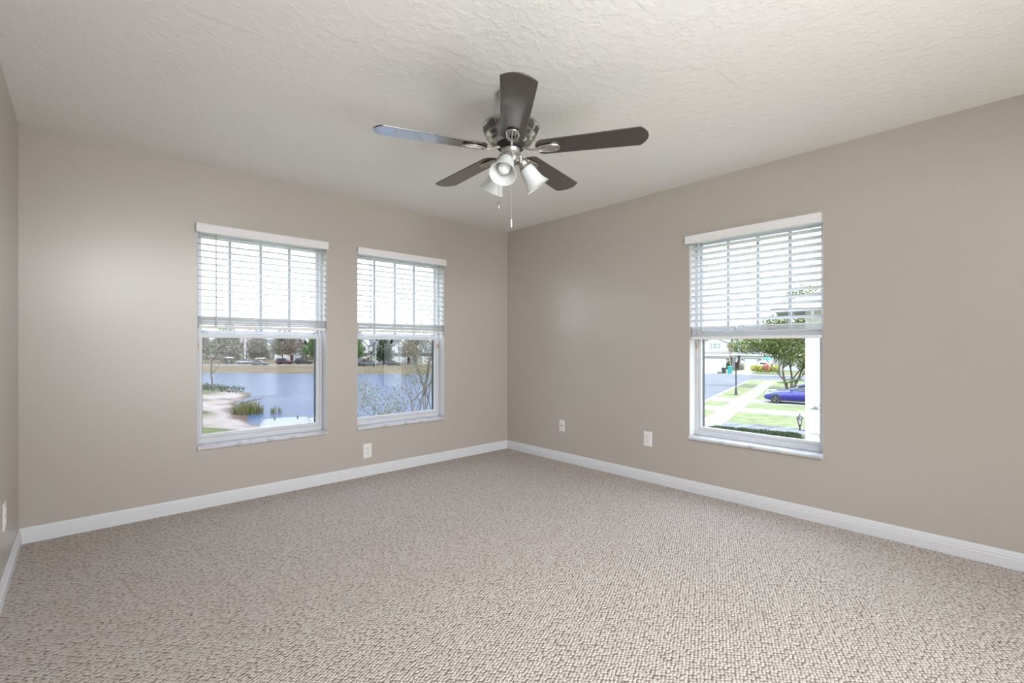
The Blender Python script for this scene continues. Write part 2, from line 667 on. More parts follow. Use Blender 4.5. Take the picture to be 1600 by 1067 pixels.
struct('wall_back', wall_y(MB(), 0, T, XL, 0, [(W1[0], W1[1], Z0, Z1), (W2[0], W2[1], Z0, Z1)]), wall_m)
struct('wall_right', wall_x(MB(), 0, T, YN, T, [(W3[0], W3[1], Z0, Z1)]), wall_m)
struct('wall_left', MB().box((XL - T, YN, 0), (XL, T, H)), wall_m)
struct('wall_near', wall_y(MB(), YN - T, YN, XL - T, T, [(-3.55, -0.25, 0.06, 2.2)]), wall_m)  # wide opening added out of view so more daylight reaches the room

BB = [(0.0, 0.0), (0.015, 0.0), (0.015, 0.050), (0.0115, 0.054), (0.0115, 0.066), (0.0085, 0.070), (0.0075, 0.079), (0.0040, 0.086), (0.0030, 0.090), (0.0, 0.090)]

def baseboard(name, a, b, nrm):
    """moulding profile swept from a to b; nrm points into the room"""
    a, b, nrm = Vector(a), Vector(b), Vector(nrm)
    mb = MB()
    rings = []
    for p, s in ((a, 1), (b, -1)):
        d = (b - a).normalized() * s
        rings.append([p + nrm * x + d * x * 0.98 + Vector((0, 0, z)) for x, z in BB])   # mitred ends
    mb.loft(rings, smooth=False)
    return struct(name, mb, trim_m, fix=True)

baseboard('baseboard_back', (XL, -0.0005, 0.001), (0, -0.0005, 0.001), (0, -1, 0))
baseboard('baseboard_right', (-0.0005, 0, 0.001), (-0.0005, YN, 0.001), (-1, 0, 0))
baseboard('baseboard_left', (XL + 0.0005, YN, 0.001), (XL + 0.0005, 0, 0.001), (1, 0, 0))

# ------------------------------------------------------------------ windows  (local: x right, y outwards, z up)
def window(name, loc, rz, w, label, mun, screen, clip_x):
    root = empty(name, loc, rz, label=label, kind='structure')
    t = 0.004
    m = MB()
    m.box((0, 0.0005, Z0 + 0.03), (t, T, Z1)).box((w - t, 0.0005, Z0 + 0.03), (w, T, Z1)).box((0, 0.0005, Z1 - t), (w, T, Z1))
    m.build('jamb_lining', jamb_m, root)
    # marble sill: slab with an eased nose just proud of the wall
    m = MB()
    prof = [(-0.020, Z0 + 0.006), (-0.014, Z0), (T, Z0), (T, Z0 + 0.024), (-0.014, Z0 + 0.024), (-0.020, Z0 + 0.018)]
    x0, x1 = 0.0005, w - 0.0005
    m.loft([[Vector((x0, y, z)) for y, z in prof], [Vector((x1, y, z)) for y, z in prof]], smooth=False)
    m.build('window_sill', marble_m, root, fix=True)
    # vinyl frame
    ya, yb = 0.100, 0.160
    fz0 = Z0 + 0.0245
    m = MB()
    fw = 0.022
    m.box((t, ya, fz0), (t + fw, yb, Z1 - t)).box((w - t - fw, ya, fz0), (w - t, yb, Z1 - t))
    m.box((t + fw, ya, fz0), (w - t - fw, yb, 0.482)).box((t + fw, ya, Z1 - t - 0.03), (w - t - fw, yb, Z1 - t))
    m.build('window_frame', vinyl_m, root, bevel=0.002)
    # raised bead along the frame's foot
    MB().box((t + fw, ya - 0.004, 0.4665), (w - t - fw, ya, 0.474)).build('frame_bead', vinyl_m, root)
    xa, xb = t + fw + 0.001, w - t - fw - 0.001
    s = 0.020
    # lower sash, on the room side
    m = MB()
    m.box((xa, 0.104, 0.484), (xa + s, 0.128, 1.243)).box((xb - s, 0.104, 0.484), (xb, 0.128, 1.243))
    m.box((xa + s, 0.104, 0.484), (xb - s, 0.128, 0.508)).box((xa + s, 0.104, 1.214), (xb - s, 0.128, 1.243))
    m.build('lower_sash', vinyl_m, root, bevel=0.002)
    # dark weatherstrip channel seen past the sash stiles
    m = MB()
    m.box((xa + s, 0.1285, 0.505), (xa + s + 0.006, 0.158, 1.236)).box((xb - s - 0.006, 0.1285, 0.505), (xb - s, 0.158, 1.236))
    m.build('weatherstrip_channel', gasket_m, root)
    MB().box((xa + s, 0.114, 0.508), (xb - s, 0.118, 1.214)).build('lower_pane', glass_m, root)
    # upper sash, outside
    m = MB()
    m.box((xa, 0.131, 1.246), (xb, 0.157, 1.270))
    m.box((xa, 0.131, 1.270), (xa + s, 0.157, 1.982)).box((xb - s, 0.131, 1.270), (xb, 0.157, 1.982))
    m.box((xa + s, 0.131, 1.962), (xb - s, 0.157, 1.982))
    m.build('upper_sash', vinyl_m, root, bevel=0.002)
    MB().box((xa + s, 0.142, 1.270), (xb - s, 0.146, 1.962)).build('upper_pane', glass_m, root)
    for x in mun:
        MB().box((x - 0.010, 0.136, 1.270), (x + 0.010, 0.152, 1.962)).build('muntin', muntin_m, root)
    # sash locks on the meeting rail
    for x in (0.10, w - 0.10):
        m = MB()
        m.box((x - 0.022, 0.106, 1.2435), (x + 0.022, 0.126, 1.251)).box((x - 0.006, 0.108, 1.251), (x + 0.02, 0.122, 1.258))
        m.build('sash_lock', vinyl_m, root, bevel=0.001)
    for x in (0.055, w - 0.06):
        MB().box((x - 0.006, 0.1305, 1.256), (x + 0.006, 0.1312, 1.262)).build('vent_stop', slot_m, root)
    # tan balance clip on the jamb
    cx = t + fw - 0.008 if clip_x < 0 else w - t - fw + 0.008
    MB().box((cx - 0.007, 0.090, 1.135), (cx + 0.007, 0.0995, 1.175)).build('balance_clip', clip_m, root, bevel=0.002)
    if screen:
        MB().box((xa + s + 0.006, 0.1610, 0.49), (xb - s - 0.006, 0.1615, 1.25)).build('insect_screen', screen_m, root)
    return root

w1 = W1[1] - W1[0]
w2 = W2[1] - W2[0]
w3 = W3[1] - W3[0]
window('window_1', (W1[0], 0, 0), 0, w1, 'white single-hung window left on the back wall, overlooking the pond', (0.231, 0.444, 0.657), True, -1)
window('window_2', (W2[0], 0, 0), 0, w2, 'white single-hung window nearest the far corner, overlooking pond and branches', (0.229, 0.439, 0.648), True, 1)
window('window_3', (0, W3[1], 0), -pi / 2, w3, 'white single-hung window on the right wall, overlooking the street', (0.245, 0.462, 0.675), False, -1)

# ------------------------------------------------------------------ blinds
def slat_mesh(x0, x1, wid=0.050, th=0.0028, crown=0.0025):
    """slightly crowned slat, centred on its own origin"""
    n = 6
    top = [(-wid / 2 + wid * i / n, crown * (1 - (2 * i / n - 1) ** 2)) for i in range(n + 1)]
    ring = [(y, z + th / 2) for y, z in top] + [(y, z - th / 2) for y, z in reversed(top)]
    return MB().loft([[Vector((x0, y, z)) for y, z in ring], [Vector((x1, y, z)) for y, z in ring]], smooth=True)

def blind(loc, rz, w, label, ov, zs, tilt, zstack, zbot, wand_x, wand_len, ladders):
    root = empty('window_blind', loc, rz, label=label, cat='window blind', group='faux wood blinds in the windows')
    m = MB()
    prof = [(-0.034, 1.957), (-0.034, 1.9595), (-0.031, 1.963), (-0.031, 2.010), (-0.034, 2.0135), (-0.034, 2.019), (-0.0015, 2.019), (-0.0015, 2.012), (-0.022, 2.012), (-0.022, 1.957)]
    m.loft([[Vector((ov[0], y, z)) for y, z in prof], [Vector((ov[1], y, z)) for y, z in prof]], smooth=False)
    # returns at both ends
    m.box((ov[0], -0.022, 1.957), (ov[0] + 0.008, -0.0015, 2.012)).box((ov[1] - 0.008, -0.022, 1.957), (ov[1], -0.0015, 2.012))
    m.build('valance', blind_m, root, fix=True)
    xa, xb = 0.009, w - 0.007
    MB().box((xa, 0.004, 1.966), (xb, 0.052, 2.011)).build('head_rail', blind_m, root, bevel=0.002)
    yc = 0.029
    first = None
    def slat(z, tl):
        nonlocal first
        if first is None:
            first = slat_mesh(xa, xb).build('slat', slat_m, root, fix=True)
            s = first
        else:
            s = first.copy()
            COL.objects.link(s)
        s.location = (0, yc, z)
        s.rotation_euler = (tl, 0, 0)
    for z in zs:
        slat(z, tilt)
    n = 9
    for i in range(n):                                     # gathered slats on the bottom rail
        z = zbot + 0.026 + (zstack - zbot - 0.028) * i / (n - 1)
        slat(z, radians(RNG.uniform(-1.5, 1.5)))
    MB().box((xa, yc - 0.026, zbot), (xb, yc + 0.026, zbot + 0.020)).build('bottom_rail', blind_m, root, bevel=0.003)
    for x in ladders:
        m = MB()
        for y in (yc - 0.0275, yc + 0.0275):
            m.tube([(x, y, 1.966), (x, y, zbot + 0.004)], 0.0011, 5)
        for z in zs:
            m.tube([(x, yc - 0.0275, z - 0.003), (x, yc + 0.0275, z - 0.003)], 0.0006, 4)
        # loops of slack ladder bulging over the stack
        zz = zstack
        m.tube([(x - 0.004, yc - 0.0275, zz + 0.004), (x - 0.012, yc - 0.031, zz - 0.02), (x - 0.002, yc - 0.032, zz - 0.045), (x - 0.010, yc - 0.030, zbot + 0.012)], 0.0016, 5)
        m.build('ladder_cord', cord_m, root)
    if wand_x is not None:
        m = MB()
        m.tube([(wand_x, -0.004, 1.962), (wand_x, -0.006, 1.962 - wand_len)], 0.0042, 6)
        m.lathe([(0.0015, 0), (0.006, -0.004), (0.0065, -0.03), (0.003, -0.036)], Matrix.Translation((wand_x, -0.006, 1.962 - wand_len + 0.002)), 8, cap0=True, cap1=True)
        m.build('tilt_wand', wand_m, root)
    # lift cords at the other end
    lx = w - 0.05
    m = MB()
    for dx in (0, 0.007):
        m.tube([(lx + dx, -0.002, 1.960), (lx + dx + 0.002, -0.003, 1.93)], 0.0012, 5)
    m.build('lift_cord', cord_m, root)
    return root

P = 0.0468
blind((W1[0], 0, 0), 0, w1, 'white slatted blind half raised on the left pond window', (-0.010, 0.914), [1.931 - P * i for i in range(12)], radians(-2), 1.366, 1.281, 0.115, 0.63, (0.115, 0.457, 0.79))
blind((W2[0], 0, 0), 0, w2, 'white slatted blind half raised on the pond window nearest the corner', (-0.004, 0.920), [1.931 - P * i for i in range(12)], radians(-2), 1.366, 1.281, 0.122, 0.61, (0.115, 0.457, 0.79))
blind((0, W3[1], 0), -pi / 2, w3, 'white slatted blind half raised on the street window', (-0.022, 0.905), [1.918 - 0.0472 * i for i in range(13)], radians(-17), 1.305, 1.206, None, 0, (0.115, 0.415, 0.725))

# ------------------------------------------------------------------ wall plates  (local: x right, y outwards from the room, z up)
def outlet(loc, rz, label, w=0.078, h=0.125):
    root = empty('wall_outlet', loc, rz, label=label, cat='outlet', group='white duplex outlets')
    m = MB()
    a, b = w / 2, h / 2
    m.loft([[Vector((x, -0.0005, z)) for x, z in ((-a, -b), (a, -b), (a, b), (-a, b))], [Vector((x, -0.004, z)) for x, z in ((-a, -b), (a, -b), (a, b), (-a, b))],
            [Vector((x, -0.0065, z)) for x, z in ((-a + 0.005, -b + 0.005), (a - 0.005, -b + 0.005), (a - 0.005, b - 0.005), (-a + 0.005, b - 0.005))]], smooth=False)
    m.build('plate', plate_m, root, fix=True)
    for zc in (-0.0215, 0.0215):
        mm = MB()
        pts = [(0.0175 * cos(q), max(-0.0145, min(0.0145, 0.0185 * sin(q)))) for q in [2 * pi * k / 20 for k in range(20)]]
        mm.loft([[Vector((x, -0.006, zc + z)) for x, z in pts], [Vector((x, -0.009, zc + z)) for x, z in pts]], smooth=False)
        r = mm.build('receptacle', plate_m, root, fix=True)
        s = MB()
        s.box((-0.0085, -0.0095, zc - 0.001), (-0.0060, -0.0088, zc + 0.0095)).box((0.0060, -0.0095, zc + 0.0005), (0.0085, -0.0088, zc + 0.0085))
        s.lathe([(0.0028, 0), (0.0028, 0.0007)], Matrix.Translation((0, -0.0088, zc - 0.0078)) @ Matrix.Rotation(pi / 2, 4, 'X'), 10, cap0=True, cap1=True)
        s.build('slots', slot_m, r)
    MB().lathe([(0.003, 0.0), (0.003, 0.001)], Matrix.Translation((0, -0.0062, 0)) @ Matrix.Rotation(pi / 2, 4, 'X'), 10, cap1=True).build('screw', nickel2_m, root)
    return root

outlet((-1.676, 0, 0.223), 0, 'white duplex outlet on the back wall under the pond window nearest the corner')
outlet((0, -1.789, 0.365), -pi / 2, 'white duplex outlet on the right wall left of the street window')
outlet((XL, -0.689, 0.348), pi / 2, 'white duplex outlet on the left wall at the photo edge')
root = empty('cable_plate', (0, -0.823, 0.358), -pi / 2, label='small white cable jack plate on the right wall near the corner', cat='wall plate')
MB().box((-0.034, -0.006, -0.056), (0.034, -0.0005, 0.056)).build('plate', plate_m, root, bevel=0.002)
MB().lathe([(0.007, 0), (0.007, 0.002), (0.0045, 0.002), (0.0045, 0.010), (0.001, 0.010)], Matrix.Translation((0, -0.006, 0)) @ Matrix.Rotation(pi / 2, 4, 'X'), 14, cap1=True).build('coaxial_jack', silver_m, root)

# ------------------------------------------------------------------ ceiling fan
fan = empty('ceiling_fan', (-1.940, -2.182, H), 0, label='brushed nickel ceiling fan with five dark blades and three frosted lights', cat='ceiling fan')
MB().lathe([(0.0, -0.0005), (0.066, -0.0005), (0.066, -0.006), (0.062, -0.020), (0.048, -0.036), (0.028, -0.046), (0.016, -0.050), (0.0, -0.050)], n=36).build('canopy', nickel_m, fan, fix=True)
MB().lathe([(0.011, -0.045), (0.011, -0.145)], n=16).build('downrod', nickel_m, fan)
# motor housing: domed top, vented band, stepped rings, bowl
prof = [(0.0, -0.135), (0.030, -0.138), (0.040, -0.148), (0.120, -0.158), (0.138, -0.166), (0.145, -0.176), (0.145, -0.184), (0.141, -0.188), (0.126, -0.220), (0.128, -0.224),
        (0.126, -0.229), (0.112, -0.238), (0.110, -0.243), (0.112, -0.247), (0.108, -0.254), (0.090, -0.264), (0.076, -0.268), (0.0, -0.268)]
mot = MB().lathe(prof, n=64).build('motor_housing', nickel_m, fan, fix=True)
m = MB()
for k in range(60):
    if k % 12 in (0,):
        continue
    a = 2 * pi * k / 60
    M = Matrix.Rotation(a, 4, 'Z') @ Matrix.Translation((0.1338, 0, -0.204)) @ Matrix.Rotation(radians(25), 4, 'Y')
    m.box((-0.003, -0.0032, -0.0135), (0.0012, 0.0032, 0.0135), M)
m.build('vent_slots', black_m, mot)
MB().lathe([(0.074, -0.268), (0.074, -0.274), (0.066, -0.286), (0.056, -0.292), (0.0, -0.292)], n=40).build('flywheel', black_m, fan, fix=True)
sw = MB().lathe([(0.0, -0.288), (0.050, -0.288), (0.050, -0.292), (0.0485, -0.294), (0.0485, -0.330), (0.0500, -0.332), (0.0500, -0.336), (0.046, -0.340), (0.044, -0.352), (0.034, -0.362), (0.012, -0.366), (0.0, -0.366)], n=40)
sw.build('switch_housing', nickel2_m, fan, fix=True)

PITCH = radians(-8.7)
def blade_outline():
    L0, L1 = 0.128, 0.674
    w0, w1_ = 0.060, 0.073
    pts = []
    for k in range(9):                                     # rounded root
        q = pi / 2 + pi * k / 8
        pts.append((L0 + 0.040 + 0.040 * cos(q), w0 * sin(q)))
    # tip: shallow arc with crisp corners
    for k in range(13):
        y = -w1_ + 2 * w1_ * k / 12
        pts.append((L1 - 0.036 * (y / w1_) ** 2 - 0.0, y))
    return pts
BO = blade_outline()
def iron_parts():
    """stem plus a leaf-shaped openwork medallion under the blade root"""
    m = MB()
    m.tube([(0.050, 0, 0.012), (0.075, 0, 0.006), (0.105, 0, -0.007), (0.140, 0, -0.010)], [0.0085, 0.0075, 0.006, 0.006], 8)
    loop = []
    for k in range(25):
        q = pi + 2 * pi * k / 24
        x = 0.190 + 0.058 * cos(q)
        wy = 0.026 * abs(sin(q)) ** 0.8 * (1.12 if x > 0.19 else 0.95)
        loop.append((x, wy * (1 if sin(q) >= 0 else -1), -0.0085))
    m.tube(loop, 0.0052, 8, cap=False)
    m.tube([(0.135, 0, -0.009), (0.165, 0.0, -0.0095), (0.215, 0.0, -0.0095), (0.246, 0, -0.0085)], [0.0055, 0.0045, 0.0045, 0.005], 8)
    for s in (-1, 1):
        m.tube([(0.140, s * 0.002, -0.009), (0.170, s * 0.014, -0.0095), (0.205, s * 0.016, -0.0095), (0.236, s * 0.010, -0.0085)], [0.004, 0.004, 0.004, 0.004], 6)
        m.lathe([(0.0, -0.0145), (0.004, -0.0135), (0.006, -0.010), (0.006, -0.004)], Matrix.Translation((0.160 if s < 0 else 0.228, s * 0.020, 0)), 10)
    m.lathe([(0.0, -0.0145), (0.004, -0.0135), (0.006, -0.010), (0.006, -0.004)], Matrix.Translation((0.243, 0, 0)), 10)
    return m
blade0 = None
for k in range(5):
    a = radians(-129.6 + 72 * k)
    if blade0 is None:
        bl = blade0 = MB().prism(BO, -0.0032, 0.0032).build('blade', blade_m, fan, bevel=0.0015)
        ir = iron_parts().build('blade_iron', nickel2_m, bl)
    else:
        bl = blade0.copy()
        COL.objects.link(bl)
        i2 = ir.copy()
        COL.objects.link(i2)
        i2.parent = bl
    bl.location = (0, 0, -0.295)
    bl.rotation_euler = (Matrix.Rotation(a, 4, 'Z') @ Matrix.Rotation(PITCH, 4, 'X')).to_euler()

def light_mats(a):
    """matrix whose -z runs down the lamp's axis from its neck"""
    tilt = radians(36)
    return Matrix.Rotation(a, 4, 'Z') @ Matrix.Translation((0.060, 0, -0.348)) @ Matrix.Rotation(-tilt, 4, 'Y')
for ca in (-105, 15, 135):
    a = radians(ca + FWD - 90)
    M = light_mats(a)
    arm = MB()
    R = Matrix.Rotation(a, 4, 'Z')
    arm.tube([R @ Vector((0.040, 0, -0.318)), R @ Vector((0.052, 0, -0.322)), M @ Vector((0, 0, 0.010)), M @ Vector((0, 0, -0.004))], 0.011, 10)
    ao = arm.build('light_arm', nickel2_m, fan)
    f = MB().lathe([(0.0, 0.006), (0.024, 0.006), (0.029, 0.000), (0.030, -0.006), (0.0285, -0.009), (0.031, -0.012), (0.031, -0.018), (0.0295, -0.021), (0.034, -0.026), (0.036, -0.034), (0.0, -0.034)], M, 28)
    f.build('socket_cup', nickel2_m, ao, fix=True)
    outer = [(0.031, -0.030), (0.036, -0.036), (0.0405, -0.055), (0.0435, -0.080), (0.0475, -0.105), (0.054, -0.125), (0.061, -0.138), (0.067, -0.146)]
    inner = [(r - 0.003, z) for r, z in reversed(outer)]
    sh = MB().lathe(outer + inner, M, 40).build('lamp_shade', frost_m, fan, fix=True)
    b = MB().lathe([(0.0, -0.128), (0.012, -0.1265), (0.022, -0.120), (0.0285, -0.109), (0.030, -0.097), (0.027, -0.083), (0.019, -0.066), (0.0145, -0.052), (0.014, -0.036), (0.0, -0.036)], M, 24)
    b.build('bulb', bulb_m, sh, fix=True)

rt = Vector((cos(radians(FWD - 90)), sin(radians(FWD - 90)), 0))
fw = Vector((cos(radians(FWD)), sin(radians(FWD)), 0))
def chain(p, zb, pend, mat):
    m = MB()
    m.tube([(p.x * 0.72, p.y * 0.72, -0.326), (p.x * 0.93, p.y * 0.93, -0.328), (p.x, p.y, -0.336), (p.x, p.y, zb + pend)], 0.0013, 6)
    c = m.build('pull_chain', nickel2_m, fan)
    MB().lathe([(0.0, pend), (0.002, pend - 0.002), (0.0042, pend - 0.010), (0.0046, 0.006), (0.0035, 0.001), (0.0, 0.0)], Matrix.Translation((p.x, p.y, zb)), 12).build('chain_pendant', mat, c, fix=True)
chain(rt * -0.061 + fw * -0.012, -0.594, 0.036, nickel_m)
chain(rt * 0.003 + fw * 0.058, -0.672, 0.046, plate_m)

# ================================================================== OUTDOORS
ZG = -2.9                         # street level
ZW = -4.7                         # pond level
TH = radians(14)                  # the street runs at 14 degrees to x
SU = Vector((cos(TH), sin(TH), 0))
SV = Vector((-sin(TH), cos(TH), 0))
def S(u, v, z=0.0):
    """street frame: u along the street, v across it"""
    p = SU * u + SV * v
    return Vector((p.x, p.y, z))
FW = Vector((cos(radians(FWD)), sin(radians(FWD)), 0))
RT = Vector((FW.y, -FW.x, 0))
CG = Vector((CAM[0], CAM[1], 0))
def K(r, d, z=0.0):
    """pond frame: d metres out across the pond, r to the right"""
    p = CG + FW * d + RT * r
    return Vector((p.x, p.y, z))

# ------------------------------------------------------------------ ground and pond
LAKE = [(8.2, 78.5), (9.7, 73.5), (11.0, 69.0), (11.9, 65.0), (12.0, 60.6), (11.2, 57.5), (9.6, 54.5), (7.9, 50.1), (6.9, 46.5), (6.4, 44.0), (7.0, 41.5), (6.6, 38.6),
        (5.6, 36.2), (6.0, 34.2), (7.0, 32.2), (9.5, 28.2), (14, 25), (19, 23.5), (28, 22), (40, 27), (56, 36), (72, 52)]
for r, d in ((40, 96), (10, 97), (-20, 98), (-45, 101), (-70, 104), (-95, 108)):
    p = K(r, d)
    LAKE.append((p.x, p.y))
LAKE += [(-62, 128), (-40, 100), (-14, 88), (0, 82)]

def seg_dist(px, py, poly):
    best = np.full(px.shape, 1e9)
    inside = np.zeros(px.shape, bool)
    n = len(poly)
    for i in range(n):
        x0, y0 = poly[i]
        x1, y1 = poly[(i + 1) % n]
        dx, dy = x1 - x0, y1 - y0
        t = np.clip(((px - x0) * dx + (py - y0) * dy) / (dx * dx + dy * dy), 0, 1)
        best = np.minimum(best, np.hypot(px - x0 - t * dx, py - y0 - t * dy))
        c = ((y0 > py) != (y1 > py)) & (px < (x1 - x0) * (py - y0) / (y1 - y0 + 1e-12) + x0)
        inside ^= c
    return np.where(inside, -best, best)

def terrain(name, x0, x1, y0, y1, st, fn, mat):
    xs = np.arange(x0, x1 + st, st)
    ys = np.arange(y0, y1 + st, st)
    X, Y = np.meshgrid(xs, ys)
    Z = fn(X, Y)
    nx, ny = len(xs), len(ys)
    v = np.stack([X.ravel(), Y.ravel(), Z.ravel()], 1)
    i = (np.arange(ny - 1)[:, None] * nx + np.arange(nx - 1)[None]).ravel()
    f = np.stack([i, i + 1, i + 1 + nx, i + nx], 1)
    me = bpy.data.meshes.new(name)
    me.from_pydata(v.tolist(), [], f.tolist())
    me.polygons.foreach_set('use_smooth', np.ones(len(f), bool))
    me.materials.append(mat)
    o = bpy.data.objects.new(name, me)
    COL.objects.link(o)
    o['kind'] = 'structure'
    return o

def bank_height(X, Y):
    D = seg_dist(X, Y, LAKE)
    Dk = (X - CAM[0]) * FW.x + (Y - CAM[1]) * FW.y
    far = Dk > 85
    z = np.where(D < 0, ZW + 0.22 * D, ZW + np.where(far, 0.055, 0.115) * D)
    z = np.maximum(z, ZW - 1.5)
    top = np.where(far, -3.98, -3.55)
    z = np.minimum(z, top)
    # rises to street level behind the house and towards the street
    v = -X * sin(TH) + Y * cos(TH)
    k = np.clip((15.0 - v) / 4.0, 0, 1) * (D > 0)
    k = k * np.clip(D / 4, 0, 1)
    z = z * (1 - k) + (ZG - 0.04) * k
    bump = 0.10 * np.sin(X * 0.7 + 1.3 * np.sin(Y * 0.23)) * np.sin(Y * 0.45 + X * 0.2)
    z = z + np.where((D > 0.5) & (k < 0.05) & ~far, bump, 0)
    return z
terrain('ground_pond_bank', -120, 190, -30, 260, 1.0, bank_height, shore_m)

m = MB()
m.prism([(-120, -10), (190, -10), (190, 260), (-120, 260)], ZW - 0.02, ZW)
struct('water_pond', m, water_m)

def slab(name, quad, z0, z1, mat):
    return struct(name, MB().prism([(p.x, p.y) for p in quad], z0, z1), mat)

def street_rect(u0, u1, v0, v1):
    return [S(u0, v0), S(u1, v0), S(u1, v1), S(u0, v1)]

slab('ground_lawn', street_rect(4, 58.5, -12, 4.0), ZG - 0.3, ZG, grass_m)
slab('ground_lawn', street_rect(58.5, 130, -40, 27), ZG - 0.3, ZG - 0.012, grass_m)
m = MB()
m.prism([(p.x, p.y) for p in street_rect(4, 70, 4.28, 12.0)], ZG - 0.2, ZG + 0.008)
m.prism([(p.x, p.y) for p in street_rect(60.5, 70, -40, 4.28)], ZG - 0.2, ZG + 0.008)
m.prism([(p.x, p.y) for p in street_rect(60.5, 70, 12, 27)], ZG - 0.2, ZG + 0.008)
struct('ground_street', m, asphalt_m)
m = MB()                                                  # kerb with its rounded end at the junction
m.prism([(p.x, p.y) for p in street_rect(4, 57, 4.0, 4.30)], ZG - 0.2, ZG + 0.03)
m.prism([(p.x, p.y) for p in street_rect(70, 71.6, -40, 27)], ZG - 0.2, ZG + 0.03)
arc = [S(57 + 3.3 * sin(q), 0.85 + 3.3 * cos(q)) for q in [pi / 2 * k / 8 for k in range(9)]]
arc2 = [S(57 + 3.0 * sin(q), 0.85 + 3.15 * cos(q)) for q in [pi / 2 * (8 - k) / 8 for k in range(9)]]
m.prism([(p.x, p.y) for p in (arc + arc2)[::-1]], ZG - 0.2, ZG + 0.03)
struct('ground_kerb', m, concrete_m)
slab('ground_sidewalk', street_rect(6, 57, 1.27, 2.47), ZG - 0.2, ZG + 0.028, concrete_m)
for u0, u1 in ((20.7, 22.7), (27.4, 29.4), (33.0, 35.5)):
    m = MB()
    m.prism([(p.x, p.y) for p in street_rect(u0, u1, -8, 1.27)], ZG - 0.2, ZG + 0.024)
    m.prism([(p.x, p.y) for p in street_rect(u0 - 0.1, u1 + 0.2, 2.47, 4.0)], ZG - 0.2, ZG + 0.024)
    struct('ground_driveway', m, concrete_m if u0 > 25 else dapple_m)  # nearest drive gets the concrete with dappled shade painted in
for v0, v1 in ((10.4, 15.6), (5.7, 8.4)):
    slab('ground_driveway', street_rect(71.6, 85.3, v0, v1), ZG - 0.2, ZG + 0.03, concrete_m)

# ------------------------------------------------------------------ leaves
def leaf_cloud(mb, blobs, n, size, seed, flat=0.0, ratio=0.55, shell=0.35):
    """n rhombic leaves scattered in the blobs [(centre, radii)]"""
    r = np.random.default_rng(seed)
    wts = np.array([b[1][0] * b[1][1] * b[1][2] for b in blobs]) ** (2 / 3)
    idx = r.choice(len(blobs), n, p=wts / wts.sum())
    d = r.normal(size=(n, 3))
    d /= np.linalg.norm(d, axis=1)[:, None]
    rad = shell + (1 - shell) * r.random(n) ** 0.5
    c = np.array([b[0] for b in blobs])[idx]
    R = np.array([b[1] for b in blobs])[idx]
    p = c + d * R * rad[:, None]
    a = r.normal(size=(n, 3))
    a[:, 2] *= (1 - flat)
    a /= np.linalg.norm(a, axis=1)[:, None]
    b = r.normal(size=(n, 3))
    b -= a * (a * b).sum(1)[:, None]
    b /= np.linalg.norm(b, axis=1)[:, None]
    s = size * (0.6 + 0.8 * r.random(n))[:, None]
    q = np.stack([p - a * s, p - b * s * ratio, p + a * s, p + b * s * ratio], 1).reshape(-1, 3)
    base = len(mb.v)
    mb.v += [tuple(x) for x in q.tolist()]
    mb.f += [(base + 4 * i, base + 4 * i + 1, base + 4 * i + 2, base + 4 * i + 3) for i in range(n)]
    mb.sm += [False] * n
    return mb

def branches(mb, p, d, L, r, depth, rng, tips, spread=0.6, up=0.25):
    pts = [p]
    rad = [r]
    q = p.copy()
    dd = d.normalized()
    k = 4
    for i in range(k):
        dd = (dd + Vector((rng.uniform(-1, 1), rng.uniform(-1, 1), rng.uniform(-1, 1))) * 0.13 + Vector((0, 0, up * 0.2))).normalized()
        q = q + dd * (L / k)
        pts.append(q.copy())
        rad.append(r * (1 - 0.45 * (i + 1) / k))
    mb.tube(pts, rad, 6 if depth > 1 else 4)
    if depth == 0:
        tips.append(q.copy())
        tips.append(pts[2].copy())
        return
    nb = 3 if depth > 1 else 4
    for j in range(nb):
        t = pts[2] if j == 0 else pts[-1]
        az_ = rng.uniform(0, 2 * pi)
        side = Vector((cos(az_), sin(az_), rng.uniform(-0.1, 0.7)))
        branches(mb, t.copy(), (dd * (1 - spread) + side * spread).normalized(), L * rng.uniform(0.6, 0.8), r * 0.52, depth - 1, rng, tips, spread, up)

def tree(name, loc, label, cat, blobs, nleaf, size, leafmat, trunk_h, trunk_r, seed, bark=None, group=None, depth=2, shell=0.2, fork=None, rz=None):
    rng = random.Random(seed)
    root = empty(name, loc, rng.uniform(0, 6) if rz is None else rz, label=label, cat=cat, group=group)
    tb = MB()
    tips = []
    if fork:
        for dx, dy in fork:
            branches(tb, Vector((dx * 0.15, dy * 0.15, -0.2)), Vector((dx * 0.35, dy * 0.35, 1)), trunk_h, trunk_r, depth, rng, tips)
    else:
        branches(tb, Vector((0, 0, -0.2)), Vector((0.05, 0.03, 1)), trunk_h, trunk_r, depth, rng, tips)
    tb.build('trunk', bark or bark_m, root)
    leaf_cloud(MB(), blobs, nleaf, size, seed, shell=shell).build('foliage', leafmat, root)
    return root

